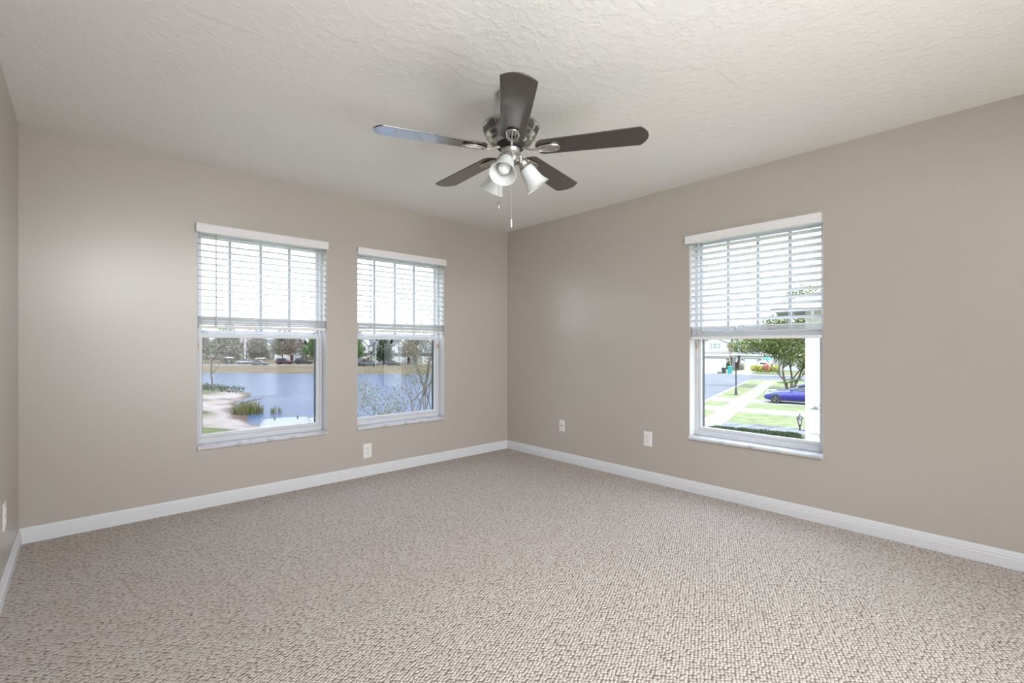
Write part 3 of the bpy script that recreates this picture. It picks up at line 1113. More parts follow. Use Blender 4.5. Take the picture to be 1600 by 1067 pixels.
# ------------------------------------------------------------------ houses
def gable_roof(mb, x0, x1, y0, y1, z, h, over=0.35, th=0.12, ridge='y'):
    """two sloping slabs; ridge along y (gable faces the front) or along x"""
    if ridge == 'y':
        xm = (x0 + x1) / 2
        for s, xe in ((-1, x0), (1, x1)):
            dz = h / (xm - x0) * over
            a = (xe + s * over, z - dz)
            b = (xm, z + h)
            poly = [a, b, (b[0], b[1] + th), (a[0], a[1] + th)]
            mb.loft([[Vector((x, y0 - over, zz)) for x, zz in poly], [Vector((x, y1, zz)) for x, zz in poly]], smooth=False)
    else:
        ym = (y0 + y1) / 2
        for s, ye in ((-1, y0), (1, y1)):
            dz = h / (ym - y0) * over
            a = (ye + s * over, z - dz)
            b = (ym, z + h)
            poly = [a, b, (b[0], b[1] + th), (a[0], a[1] + th)]
            mb.loft([[Vector((x0 - over, y, zz)) for y, zz in poly], [Vector((x1 + over, y, zz)) for y, zz in poly]], smooth=False)
    return mb

def sash_window(root, x0, x1, z0, z1, y, bars=1):
    m = MB()
    f = 0.07
    m.box((x0 - f, y - 0.06, z0 - f), (x1 + f, y - 0.002, z0)).box((x0 - f, y - 0.06, z1), (x1 + f, y - 0.002, z1 + f))
    m.box((x0 - f, y - 0.06, z0), (x0, y - 0.002, z1)).box((x1, y - 0.06, z0), (x1 + f, y - 0.002, z1))
    zc = (z0 + z1) / 2
    m.box((x0, y - 0.05, zc - 0.03), (x1, y - 0.03, zc + 0.03))
    w = m.build('window', white_m, root)
    MB().box((x0, y - 0.028, z0), (x1, y - 0.003, z1)).build('pane', wglass_m, w)

def garage(root, x0, x1, z0, z1, y, mat=None):
    m = MB()
    n = 4
    for i in range(n):
        a = z0 + (z1 - z0) * i / n
        b = z0 + (z1 - z0) * (i + 1) / n
        m.box((x0, y - 0.05, a + 0.012), (x1, y - 0.002, b - 0.012))
        k = max(2, int((x1 - x0) / 0.9))
        for j in range(k):
            xa = x0 + (x1 - x0) * j / k
            xb = x0 + (x1 - x0) * (j + 1) / k
            m.box((xa + 0.1, y - 0.065, a + 0.12), (xb - 0.1, y - 0.049, b - 0.12))
    m.build('garage_door', mat or white_m, root)
    m = MB()
    m.box((x0 - 0.14, y - 0.07, z0), (x0, y - 0.003, z1 + 0.14)).box((x1, y - 0.07, z0), (x1 + 0.14, y - 0.003, z1 + 0.14)).box((x0, y - 0.07, z1), (x1, y - 0.003, z1 + 0.14))
    m.build('door_trim', fascia_m, root)

def coach_light(root, x, z, y):
    m = MB()
    m.box((x - 0.05, y - 0.04, z - 0.1), (x + 0.05, y - 0.001, z + 0.1)).lathe([(0.02, -0.2), (0.07, -0.16), (0.10, 0.10), (0.02, 0.2)], Matrix.Translation((x, y - 0.16, z)), 8, cap0=True, cap1=True)
    m.build('coach_light', lampblack_m, root)

# the two-storey homes closing the end of the street  (local: x right, y away, z up, origin at v 12.9)
HRZ = TH - pi / 2
hA = empty('townhouse', S(85, 12.9, 0), HRZ, label='cream two-storey house with a gable window over its wide garage, end of street', cat='house')
m = MB()
m.box((-4.2, 0, ZG), (2.6, 9, -0.35))
m.box((-2.15, 0.5, -0.2), (2.05, 9, 1.98))
m.prism([(-2.15, 1.98), (2.05, 1.98), (-0.05, 2.95)], -9, -0.5, Matrix.Rotation(pi / 2, 4, 'X'))
m.build('wall', cream_m, hA)
m = MB()
gable_roof(m, -2.15, 2.05, 0.5, 9, 1.98, 0.97, 0.32)
m.build('gable_roof', fascia_m, hA, fix=True)
m = MB()
gable_roof(m, -9, 1.9, 3, 14, 1.95, 3.2, 0.4, ridge='x')
m.build('roof', shingle_m, hA, fix=True)
m = MB()
m.box((-4.5, -0.55, -0.50), (2.58, 0.5, -0.12))
m.build('eave', white_m, hA)
MB().loft([[Vector((x, y, z)) for y, z in ((-0.6, -0.10), (0.5, -0.10), (0.5, 0.28))] for x in (-4.5, 2.58)], smooth=False).build('porch_roof', shingle_m, hA, fix=True)
for x0, x1 in ((-0.75, -0.35), (-0.18, 0.40), (0.57, 0.93)):
    sash_window(hA, x0, x1, 0.75, 1.75, 0.5)
garage(hA, -2.4, 2.02, ZG + 0.06, -0.99, 0)
coach_light(hA, 2.35, -1.05, 0)
hB = empty('townhouse', S(85, 12.9, 0), HRZ, label='white house with dark red front door behind the street lamp', cat='house')
m = MB()
m.box((4.25, 0, ZG), (9.4, 9, -0.30))
m.box((2.72, 1.6, ZG), (4.25, 9, -0.30))
m.box((2.72, 2.2, -0.30), (16, 9, 1.95))
m.box((9.4, 1.0, ZG), (16, 9, -0.30))
m.build('wall', stucco_m, hB)
m = MB()
gable_roof(m, 3.15, 16, 1.9, 14, 1.95, 3.4, 0.4, ridge='x')
m.build('roof', shingle_m, hB, fix=True)
MB().box((2.75, 1.35, 1.80), (16.3, 1.85, 1.99)).build('eave', white_m, hB)
MB().loft([[Vector((x, y, z)) for y, z in ((-0.5, -0.26), (2.2, 0.42), (2.2, -0.26))] for x in (2.75, 16.3)], smooth=False).build('porch_roof', shingle_m, hB, fix=True)
MB().box((2.75, -0.55, -0.36), (16.3, -0.45, -0.20)).build('gutter', white_m, hB)
garage(hB, 4.92, 6.88, ZG + 0.06, -0.95, 0, cream_m)
MB().box((4.8, -0.04, -0.92), (7.0, -0.004, -0.80)).build('lintel', brick_m, hB)
for x in (4.55, 7.3):
    coach_light(hB, x, -1.05, 0)
m = MB()
m.box((3.25, 1.53, ZG + 0.1), (4.15, 1.595, -0.85))
d = m.build('front_door', door_m, hB)
MB().lathe([(0.0, 0.03), (0.035, 0.02), (0.035, 0)], Matrix.Translation((3.35, 1.525, -1.85)), 8).build('door_knob', silver_m, d)
MB().box((4.0, 0.15, ZG), (4.24, 0.45, -0.31)).build('porch_post', bark_m, hB)
sash_window(hB, 10.2, 11.4, -1.9, -0.8, 1.0)
sash_window(hB, 6.0, 7.2, 0.5, 1.6, 2.2)
sash_window(hB, 9.0, 10.2, 0.5, 1.6, 2.2)

# neighbour's sunlit end wall
nb = empty('neighbour_house', S(15.72, -2.50, 0), HRZ, label='white stucco house beside the street window with deep overhanging eaves', cat='house')
m = MB()
m.box((0, 0, ZG), (9, 3.6, 2.5))
m.build('wall', stucco_m, nb)
m = MB()
poly = [(-1.10, 2.55), (10.0, 2.55), (10.0, 4.2), (5.0, 4.2)]
m.loft([[Vector((-1.10, -0.72, 2.60)), Vector((10, -0.72, 2.60)), Vector((10, 4.2, 2.60)), Vector((-1.10, 4.2, 2.60))],
        [Vector((-1.10, -0.72, 2.68)), Vector((10, -0.72, 2.68)), Vector((10, 4.2, 2.68)), Vector((-1.10, 4.2, 2.68))],
        [Vector((3.6, 1.7, 3.95)), Vector((10, 1.7, 3.95)), Vector((10, 1.8, 3.95)), Vector((3.6, 1.8, 3.95))]], smooth=False)
m.build('roof', slate_m, nb, fix=True)
MB().box((-1.06, -0.68, 2.50), (10, 4.16, 2.598)).build('soffit', fascia_m, nb)
m = MB()
m.box((-1.14, -0.80, 2.52), (10, -0.725, 2.66))
m.build('gutter', white_m, nb)
m = MB()                                                  # downspout bracket and elbow under the eave
m.tube([(0.22, -0.70, 2.55), (0.22, -0.45, 2.30), (0.25, -0.06, 2.05)], 0.05, 8)
m.build('downspout_elbow', white_m, nb)
fl = empty('floodlight', S(15.72, -2.50, 0) + SU * -0.0 + SV * -0.36 + SU * -0.08 + Vector((0, 0, -0.90)), HRZ, label='silver floodlight above the utility cabinet on the white stucco wall', cat='floodlight')
M = Matrix.Translation((0.0, -0.10, -0.05)) @ Matrix.Rotation(radians(30), 4, 'Y') @ Matrix.Rotation(radians(-25), 4, 'X')
MB().lathe([(0.0, -0.10), (0.075, -0.10), (0.08, 0.06), (0.07, 0.09), (0.0, 0.10)], M, 16).build('lamp_body', silver_m, fl, fix=True)
MB().lathe([(0.0, 0.115), (0.055, 0.112), (0.072, 0.09), (0.0, 0.085)], M, 16).build('lens', white_m, fl, fix=True)
MB().box((-0.05, -0.05, -0.08), (0.05, 0.076, 0.02)).build('bracket', white_m, fl)
cb = empty('utility_cabinet', S(15.72, -2.50, 0) + SV * -0.15 + Vector((0, 0, -2.42)), HRZ, label='white utility cabinet with red lettering on the stucco end wall', cat='cabinet')
MB().box((0.0, -0.05, 0), (1.1, -0.002, 1.31)).build('cabinet_body', stucco_m, cb)
MB().box((0.0, -0.075, 1.31), (1.1, -0.002, 1.34)).build('cabinet_lid', fascia_m, cb)
MB().box((0.0, -0.075, 0.43), (1.1, -0.051, 0.455)).build('cabinet_seam', fascia_m, cb)
MB().box((0.26, -0.056, 0.60), (0.38, -0.051, 0.65)).build('grey_tag', fascia_m, cb)
m = MB()
for r_ in range(2):
    for c_ in range(3):
        x = 0.25 + c_ * 0.065
        z = 0.27 + (1 - r_) * 0.075
        m.box((x, -0.056, z), (x + 0.012, -0.051, z + 0.055)).box((x, -0.056, z + 0.043), (x + 0.045, -0.051, z + 0.055)).box((x, -0.056, z + 0.02), (x + 0.04, -0.051, z + 0.03)).box((x + 0.035, -0.056, z), (x + 0.047, -0.051, z + 0.05))
m.build('red_lettering', red_m, cb)
cl = empty('wall_lantern', S(15.62, -2.33, -1.66), HRZ, label='black coach lantern at the corner of the white stucco house', cat='lantern')
m = MB()
m.lathe([(0.0, -0.26), (0.025, -0.25), (0.03, -0.16), (0.018, -0.12), (0.05, -0.06), (0.055, -0.04)], None, 10)
m.lathe([(0.125, 0.17), (0.09, 0.24), (0.03, 0.30), (0.02, 0.36), (0.0, 0.38)], None, 8)
m.lathe([(0.0, 0.168), (0.125, 0.17)], None, 8)
for k in range(4):
    a = pi / 4 + k * pi / 2
    m.tube([(0.052 * cos(a), 0.052 * sin(a), -0.04), (0.105 * cos(a), 0.105 * sin(a), 0.17)], 0.011, 5)
m.tube([(0, 0, -0.22), (0.10, 0.05, -0.24), (0.17, 0.10, -0.20)], 0.02, 6)
m.build('lantern_frame', lampblack_m, cl)
MB().lathe([(0.048, -0.035), (0.098, 0.165)], None, 12).build('lantern_glass', lampglass_m, cl)

# ------------------------------------------------------------------ cars  (local: nose to +x, origin on the ground at mid length)
def car(name, loc, rz, label, paint, L=4.6, W=1.85, kind='coupe', cat='car', group=None):
    root = empty(name, loc, rz, label=label, cat=cat, group=group)
    h = L / 2
    P_ = {
        'coupe': ([(-h, 0.50, 0.80), (-h + 0.06, 0.34, 0.92), (-h + 0.5, 0.22, 1.00), (-0.9, 0.18, 1.00), (0.35, 0.18, 0.97), (1.0, 0.18, 0.93), (1.7, 0.20, 0.84), (h - 0.35, 0.22, 0.74), (h - 0.07, 0.26, 0.64), (h, 0.36, 0.56)],
                  [(-h + 0.35, 0.98, 0.985), (-1.25, 0.97, 1.27), (-0.7, 0.95, 1.36), (-0.1, 0.95, 1.36), (0.25, 0.94, 1.26), (1.0, 0.92, 0.93)], 0.335),
        'hatch': ([(-h, 0.45, 0.85), (-h + 0.06, 0.32, 0.98), (-h + 0.4, 0.22, 1.02), (0.0, 0.2, 1.0), (0.9, 0.2, 0.98), (h - 0.5, 0.24, 0.84), (h - 0.08, 0.28, 0.70), (h, 0.38, 0.58)],
                  [(-h + 0.1, 0.98, 1.0), (-h + 0.4, 0.97, 1.42), (-0.7, 0.97, 1.52), (0.1, 0.97, 1.50), (0.45, 0.96, 1.38), (1.25, 0.94, 0.97)], 0.33),
        'suv': ([(-h, 0.50, 1.0), (-h + 0.06, 0.38, 1.10), (-h + 0.4, 0.30, 1.14), (0.2, 0.28, 1.12), (0.9, 0.28, 1.10), (h - 0.5, 0.30, 1.02), (h - 0.08, 0.34, 0.90), (h, 0.46, 0.75)],
                [(-h + 0.08, 1.10, 1.12), (-h + 0.25, 1.10, 1.68), (-0.8, 1.09, 1.78), (0.2, 1.09, 1.76), (0.5, 1.08, 1.64), (1.15, 1.06, 1.10)], 0.38),
        'van': ([(-h, 0.40, 2.05), (-h + 0.05, 0.36, 2.28), (-h + 0.25, 0.30, 2.38), (h - 1.7, 0.30, 2.38), (h - 1.35, 0.3, 2.26), (h - 0.75, 0.3, 1.35), (h - 0.3, 0.32, 1.10), (h, 0.40, 0.80)], None, 0.36),
    }[kind]
    body, cab, wr = P_
    def ring(x, z0, z1, w, e=5.0, taper=1.0, n=20):
        out = []
        for k in range(n):
            q = 2 * pi * k / n
            c, s_ = cos(q), sin(q)
            yy = (abs(c) ** (2 / e)) * (1 if c >= 0 else -1)
            zz = (abs(s_) ** (2 / e)) * (1 if s_ >= 0 else -1)
            t = (zz + 1) / 2
            out.append(Vector((x, yy * w / 2 * (1 + (taper - 1) * t), z0 + (z1 - z0) * t)))
        return out
    def wid(x):
        t = abs(x) / h
        return W * (1 - 0.16 * max(0, (t - 0.72) / 0.28) ** 2)
    m = MB()
    m.loft([ring(x, a, b, wid(x), 9.0 if kind == 'van' else 5.0) for x, a, b in body])
    m.build('body', paint, root, fix=True)
    if cab:
        m = MB()
        m.loft([ring(x, a - 0.12, b, W * 0.90, 4.0, 0.78) for x, a, b in cab])
        m.build('greenhouse', carglass_m, root, fix=True)
        zt = max(c[2] for c in cab)
        xs = [c[0] for c in cab if c[2] > zt - 0.13]
        m = MB()
        rr = []
        for x, a, b in cab:
            if b > zt - 0.13:
                w_ = W * 0.90 * 0.80
                rr.append([Vector((x, w_ / 2 * (t / 4), b + 0.012 - 0.03 * (t / 4) ** 4 )) for t in range(-4, 5)] + [Vector((x, w_ / 2 * (t / 4), b - 0.03)) for t in range(4, -5, -1)])
        if len(rr) > 1:
            m.loft(rr, smooth=True)
            m.build('roof_panel', paint, root, fix=True)
    else:
        MB().loft([ring(h - 1.36, 1.45, 2.2, W * 0.9, 5), ring(h - 0.74, 1.33, 1.40, W * 0.9, 5)]).build('windshield', carglass_m, root, fix=True)
        for y in (-0.34, 0.34):
            MB().box((-h + 0.12, y - 0.018, 2.36), (-h + 0.62, y + 0.018, 2.40)).build('roof_bracket', tyre_m, root)
    wx = (h - (0.74 if kind == 'coupe' else 0.92), -h + 0.88)
    for x in wx:
        for s_ in (-1, 1):
            M = Matrix.Translation((x, s_ * (W / 2 - 0.10), wr)) @ Matrix.Rotation(pi / 2, 4, 'X')
            t = MB().lathe([(wr * 0.66, -0.115), (wr * 0.94, -0.115), (wr, -0.08), (wr, 0.08), (wr * 0.94, 0.115), (wr * 0.66, 0.115)], M, 24).build('wheel', tyre_m, root)
            r_ = MB()
            r_.lathe([(wr * 0.70, -0.10), (wr * 0.62, -0.10), (wr * 0.60, -0.02), (wr * 0.60, 0.02), (wr * 0.62, 0.10), (wr * 0.70, 0.10)], M, 24)
            for k in range(5):
                MM = M @ Matrix.Rotation(2 * pi * k / 5, 4, 'Z')
                r_.box((0.0, -0.03, -0.105), (wr * 0.63, 0.03, -0.08), MM).box((0.0, -0.03, 0.08), (wr * 0.63, 0.03, 0.105), MM)
            r_.build('rim', rim_m, t)
    zl = {'coupe': 0.66, 'hatch': 0.76, 'suv': 0.90, 'van': 0.95}[kind]
    for s_ in (-1, 1):
        MB().lathe([(0.0, -0.03), (0.09, -0.02), (0.10, 0.03), (0.0, 0.05)], Matrix.Translation((h - 0.12, s_ * W * 0.36, zl - 0.02)) @ Matrix.Rotation(pi / 2, 4, 'Y'), 10).build('headlight', lampglass_m, root, fix=True)
    for s_ in (-1, 1):
        if cab:
            MB().box((cab[-1][0] - 0.42, s_ * (W / 2 - 0.03) - 0.08, cab[-1][1] + 0.02), (cab[-1][0] - 0.26, s_ * (W / 2 - 0.03) + 0.08, cab[-1][1] + 0.14)).build('side_mirror', paint, root, bevel=0.03)
    return root

a104 = TH + pi / 2
car('parked_car', S(34.35, -1.93, ZG + 0.025), a104, 'cobalt blue coupe parked nose out on a driveway', blue_m, 4.70, 1.88, 'coupe')
car('parked_car', S(60.5, 19.3, ZG + 0.01), a104 + 0.1, 'white car at the left edge of the street beyond the lamp post', carwhite_m, 4.4, 1.8, 'hatch')

# ------------------------------------------------------------------ things along the street
lp = empty('street_lamp', S(38.63, 2.95, ZG), 0, label='black street lamp with a frosted lantern on the grass verge', cat='street lamp')
MB().lathe([(0.16, 0), (0.16, 0.05), (0.10, 0.10), (0.085, 0.55), (0.055, 0.62), (0.05, 2.62), (0.075, 2.66), (0.075, 2.72), (0.04, 2.74)], None, 14, cap0=True, cap1=True).build('post', lampblack_m, lp)
MB().lathe([(0.09, 2.74), (0.17, 3.06)], None, 12).build('lantern_glass', lampglass_m, lp)
m = MB()
m.lathe([(0.0, 3.06), (0.20, 3.06), (0.15, 3.15), (0.05, 3.24), (0.03, 3.30), (0.0, 3.32)], None, 12)
for k in range(4):
    a = k * pi / 2
    m.tube([(0.09 * cos(a), 0.09 * sin(a), 2.74), (0.175 * cos(a), 0.175 * sin(a), 3.06)], 0.014, 5)
m.build('lantern_cap', lampblack_m, lp)

def bin_(loc, label, mat, hgt=1.05):
    root = empty('wheelie_bin', loc, HRZ, label=label, cat='trash bin')
    m = MB()
    def q(w, d, z):
        return [Vector((-w, -d, z)), Vector((w, -d, z)), Vector((w, d, z)), Vector((-w, d, z))]
    m.loft([q(0.22, 0.24, 0.06), q(0.29, 0.34, hgt * 0.92)], smooth=False)
    m.build('bin_body', mat, root, bevel=0.02)
    m = MB()
    m.loft([q(0.31, 0.37, hgt * 0.92), q(0.31, 0.37, hgt * 0.95), q(0.22, 0.28, hgt)], smooth=False)
    m.build('lid', mat, root, bevel=0.01)
    for s_ in (-1, 1):
        MB().lathe([(0.0, -0.03), (0.11, -0.03), (0.11, 0.03), (0.0, 0.03)], Matrix.Translation((s_ * 0.26, 0.22, 0.11)) @ Matrix.Rotation(pi / 2, 4, 'Y'), 14).build('bin_wheel', tyre_m, root)
    return root
bin_(S(71.0, 8.22, ZG + 0.02), 'teal wheelie bin at the kerb across the street', teal_m, 1.12)
b_ = bin_(S(71.0, 9.05, ZG + 0.02), 'dark grey wheelie bin left of the teal bin at the kerb', bin_m, 0.95)
tb = empty('trash_bag', S(70.75, 9.62, ZG + 0.02), 0, label='black trash bag on the kerb left of the two bins', cat='trash bag')
MB().lathe([(0.0, 0.0), (0.30, 0.02), (0.36, 0.12), (0.30, 0.26), (0.12, 0.36), (0.05, 0.40), (0.09, 0.47), (0.0, 0.45)], Matrix.Scale(0.9, 4), 14).build('bag_body', bin_m, tb, fix=True)

def shrub(name, loc, label, cat, blobs, n, size, mat, seed, group=None, rz=None):
    root = empty(name, loc, HRZ if rz is None else rz, label=label, cat=cat, group=group)
    leaf_cloud(MB(), blobs, n, size, seed, shell=0.3).build('foliage', mat, root)
    m = MB()
    rng = random.Random(seed)
    for c, r_ in blobs[:6]:
        for k in range(3):
            m.tube([(c[0] + rng.uniform(-.1, .1), c[1], 0.0), (c[0] + rng.uniform(-.5, .5) * r_[0], c[1] + rng.uniform(-.5, .5) * r_[1], c[2] + r_[2] * 0.3)], 0.02, 5)
    m.build('stems', bark_m, root)
    return root
shrub('clipped_shrub', S(83.9, 10.35, ZG), 'dark rounded shrub between the wide garage and the red door', 'shrub', [((0, 0, 0.75), (0.42, 0.42, 0.8))], 500, 0.10, darkleaf_m, 31)
shrub('clipped_shrub', S(83.6, 8.25, ZG), 'olive rounded shrub left of the single garage door', 'shrub', [((0, 0, 0.6), (0.42, 0.42, 0.65))], 450, 0.10, olive_m, 32)
shrub('flowering_hedge', S(80.5, 4.5, ZG), 'yellow green hedge in front of the white house', 'hedge', [((x * 0.55, 0, 0.55), (0.5, 0.5, 0.55)) for x in range(-3, 4)], 1500, 0.11, yellow_m, 33)
shrub('flowering_shrub', S(78.9, 4.15, ZG), 'coral pink flowering shrub in front of the yellow green hedge', 'shrub', [((0, 0, 0.8), (0.5, 0.45, 0.55))], 420, 0.10, pink_m, 34)
shrub('grass_shade_strip', S(19.9, -0.3, ZG), 'low dark green leaf strip standing in for shaded grass below the street window', 'hedge', [((x * 0.5, 0.1 * (x % 2), 0.05), (0.5, 0.75, 0.15)) for x in range(-3, 4)], 8000, 0.036, brush_shade_m, 35)  # dark leaves added where the grass only lies in shade

um = empty('patio_umbrella', S(83.0, 4.35, ZG), 0, label='teal patio umbrella beside the white house', cat='umbrella')
MB().tube([(0, 0, 0), (0, 0, 2.25)], 0.03, 8).build('pole', silver_m, um)
MB().lathe([(0.0, 2.38), (0.12, 2.36), (0.75, 2.03), (0.78, 1.90), (0.75, 1.92), (0.10, 2.30), (0.0, 2.32)], None, 8, smooth=False).build('canopy', teal_m, um)
MB().lathe([(0.0, 0.0), (0.25, 0.0), (0.22, 0.08), (0.04, 0.10)], None, 16).build('base', bin_m, um)
pt = empty('patio_table', S(82.3, 4.9, ZG), 0, label='navy covered patio table under the teal umbrella', cat='table')
MB().lathe([(0.0, 1.45), (0.50, 1.42), (0.52, 1.15), (0.0, 1.15)], None, 12, smooth=False).build('cover', navy_m, pt)
for k in range(3):
    a = k * 2.1
    MB().tube([(0.4 * cos(a), 0.4 * sin(a), 0), (0.3 * cos(a), 0.3 * sin(a), 1.2)], 0.03, 6).build('leg', bin_m, pt)
sg = empty('lawn_sign', S(37.8, 0.24, ZG), HRZ, label='small white lawn sign with green print behind the blue car', cat='sign')
MB().box((-0.34, -0.012, 0.32), (0.34, 0.012, 0.66)).build('sign_board', white_m, sg)
for x in (-0.25, 0.25):
    MB().tube([(x, 0, 0), (x, 0, 0.33)], 0.012, 6).build('stake', silver_m, sg)
m = MB()
m.box((-0.28, -0.016, 0.44), (-0.06, -0.0125, 0.58)).box((0.0, -0.016, 0.53), (0.26, -0.0125, 0.56)).box((0.0, -0.016, 0.45), (0.2, -0.0125, 0.48))
m.build('sign_print', signgreen_m, sg)

# big shade tree behind the blue car, with palms at its foot
bl = [((-3.7, 0, 4.1), (1.7, 1.5, 0.9)), ((-2.2, 0.2, 4.6), (1.8, 1.6, 1.4)), ((0, 0, 5.2), (2.2, 2.0, 2.0)), ((2.0, 0, 5.8), (2.4, 2.0, 2.2)), ((1.3, 0.4, 8.2), (2.0, 1.8, 1.6)),
      ((0.5, -1.0, 3.3), (1.5, 1.4, 1.2)), ((1.7, -0.6, 2.5), (1.3, 1.2, 1.3)), ((-0.9, 0.5, 3.7), (1.5, 1.4, 0.9)), ((3.4, 0, 4.0), (2.0, 1.8, 1.8)), ((-1.2, 0, 6.3), (1.3, 1.3, 0.9))]
tree('shade_tree', S(46.0, -0.62, ZG), 'leafy shade tree with forked trunk behind the blue car', 'tree', bl, 13500, 0.105, leaf_m, 2.4, 0.14, 41, fork=[(1, 0.2), (-1, -0.4), (0.1, 1)], depth=2, shell=0.25, rz=HRZ)
tree('street_tree', S(64.5 + 9, 2.0, ZG), 'leafy tree in front of the white house roof', 'tree', [((0, 0, 4.6), (2.6, 2.4, 1.8)), ((1.6, 0.6, 3.9), (1.9, 1.8, 1.3)), ((-1.8, -0.2, 4.2), (1.7, 1.6, 1.2))], 3800, 0.2, leaf_m, 2.6, 0.13, 42)
tree('bare_tree', S(80.2, 9.6, ZG), 'bare pinkish tree beside the cream garage', 'tree', [((0, 0, 2.9), (0.9, 0.9, 1.1)), ((0.3, 0.2, 4.0), (0.8, 0.8, 0.8))], 420, 0.10, brownleaf_m, 1.7, 0.07, 43, palebark_m)
def palm(loc, label, hgt, seed, n=16, L=1.5):
    rng = random.Random(seed)
    root = empty('small_palm', loc, 0, label=label, cat='palm', group=None)
    MB().tube([(0, 0, -0.1), (0.03, 0.02, hgt * 0.5), (0.0, 0.04, hgt)], [0.10, 0.08, 0.07], 8).build('trunk', bark_m, root)
    m = MB()
    for k in range(n):
        a = 2 * pi * k / n + rng.uniform(-.2, .2)
        e_ = rng.uniform(0.1, 1.2)
        pts = []
        for i in range(7):
            t = i / 6
            rr = L * t * cos(e_ * (1 - t * 0.6))
            pts.append(Vector((rr * cos(a), rr * sin(a), hgt + L * t * sin(e_) * (1 - 0.9 * t))))
        side = Vector((-sin(a), cos(a), 0))
        for i in range(1, 7):
            w_ = 0.20 * sin(pi * min(0.95, i / 6.5)) + 0.03
            d_ = (pts[i] - pts[i - 1])
            for s_ in (-1, 1):
                for j in range(3):
                    b0 = pts[i - 1] + d_ * (j / 3)
                    b1 = pts[i - 1] + d_ * ((j + 0.8) / 3)
                    tip = (b0 + b1) / 2 + side * s_ * w_ + d_ * 0.35 - Vector((0, 0, 0.06))
                    m.add([b0, b1, tip], [(0, 1, 2)])
    m.build('fronds', frond_m, root)
palm(S(43.6, -1.15, ZG), 'dark small palm nearest the white stucco wall, under the shade tree', 1.0, 51, L=0.95)
palm(S(44.6, -0.45, ZG), 'dark small palm close beside the shade tree trunk', 0.75, 52, L=0.8)

# ------------------------------------------------------------------ across and around the pond
def townhouse(loc, rz, label, wallmat, group):
    root = empty('pond_house', loc, rz, label=label, cat='house', group=group)
    z0 = 0.0
    m = MB()
    m.box((-3.2, 0, z0 - 0.5), (3.2, 9, 3.1))
    m.box((-1.9, 0.6, 3.1), (1.9, 9, 5.7))
    m.prism([(-1.9, 5.7), (1.9, 5.7), (0, 7.0)], -9, -0.6, Matrix.Rotation(pi / 2, 4, 'X'))
    m.box((-3.2, 2.6, 3.1), (3.2, 9, 5.6))
    m.build('wall', wallmat, root)
    m = MB()
    gable_roof(m, -1.9, 1.9, 0.6, 9, 5.7, 1.3, 0.3)
    m.build('gable_roof', white_m, root, fix=True)
    m = MB()
    gable_roof(m, -3.2, 3.2, 2.6, 12.6, 5.6, 2.6, 0.25, ridge='x')
    m.build('roof', shingle_m, root, fix=True)
    MB().loft([[Vector((x, y, z)) for y, z in ((-0.5, 3.05), (2.6, 3.9), (2.6, 3.05))] for x in (-3.3, 3.3)], smooth=False).build('porch_roof', shingle_m, root, fix=True)
    garage(root, -1.9, 1.5, z0 + 0.05, 2.3, 0)
    sash_window(root, -0.9, -0.1, 3.9, 5.1, 0.6)
    sash_window(root, 0.15, 0.95, 3.9, 5.1, 0.6)
    m = MB()
    m.box((2.1, -0.05, z0), (2.95, -0.003, 2.1))
    m.build('front_door', door_m, root)
    return root

AR = radians(FWD - 90)            # facing the lens across the pond: local x runs to the right
hp = None
spots = [(-43.0, 135, 'white gabled house across the pond behind the green tree', white_m), (-38.4, 135, 'pale house with bluish garage door across the pond', greyhouse_m),
         (-32.0, 134, 'white gabled house across the pond behind the branches', white_m), (-24.5, 136, 'rightmost pale house across the pond, mostly hidden by branches', greyhouse_m)]
for r_, d_, lab, wm in spots:
    t_ = townhouse(K(r_, d_, -3.98), AR, lab, wm, 'houses across the pond')
    t_.scale = (0.58, 1, 1) if r_ < -38 else (0.95, 1, 1)
for r_, d_, lab in ((-103, 193, 'pale house behind the white light pole across the pond'), (-92, 195, 'pale house right of the tan trees across the pond'), (-82, 168, 'white house partly hidden by trees in the left pond window')):
    townhouse(K(r_, d_, -3.98), AR + 0.15, lab, cream_m if d_ > 180 else white_m, 'houses across the pond')

m = MB()
def band(d0, d1, r0, r1):
    return [K(r0, d0), K(r1, d0), K(r1, d1), K(r0, d1)]
m.prism([(p.x, p.y) for p in band(127, 133, -140, 40)], -4.2, -3.96)
struct('ground_far_road', m, concrete_m)

car('parked_car', K(-79.0, 138, -3.97), AR + pi - 0.2, 'white hatchback parked across the pond', carwhite_m, 4.3, 1.8, 'hatch', group='cars across the pond')
car('parked_car', K(-65.8, 135, -3.97), AR + 0.1, 'maroon suv parked across the pond under the green tree', carmaroon_m, 4.6, 1.9, 'suv', group='cars across the pond')
car('parked_car', K(-60.6, 136, -3.97), AR + 0.2, 'black suv parked across the pond right of the maroon suv', carblack_m, 4.7, 1.9, 'suv', group='cars across the pond')
car('parked_car', K(-69.6, 129, -3.97), AR + 0.1, 'grey car parked low on the far bank left of the maroon suv', cargrey_m, 4.4, 1.8, 'coupe', group='cars across the pond')
car('parked_car', K(-37.6, 123.5, -3.97), AR + 0.05, 'dark slate car across the pond near the corner window left edge', carblue_m, 4.6, 1.8, 'hatch', group='cars across the pond')
car('parked_car', K(-31.9, 126, -3.97), AR + 0.05, 'black car across the pond right of the slate car', carblack_m, 4.2, 1.8, 'coupe', group='cars across the pond')
car('parked_car', K(-42.4, 125.5, -3.97), AR + 0.05, 'dark car cut by the left edge of the corner window', carblack_m, 4.4, 1.8, 'coupe', group='cars across the pond')

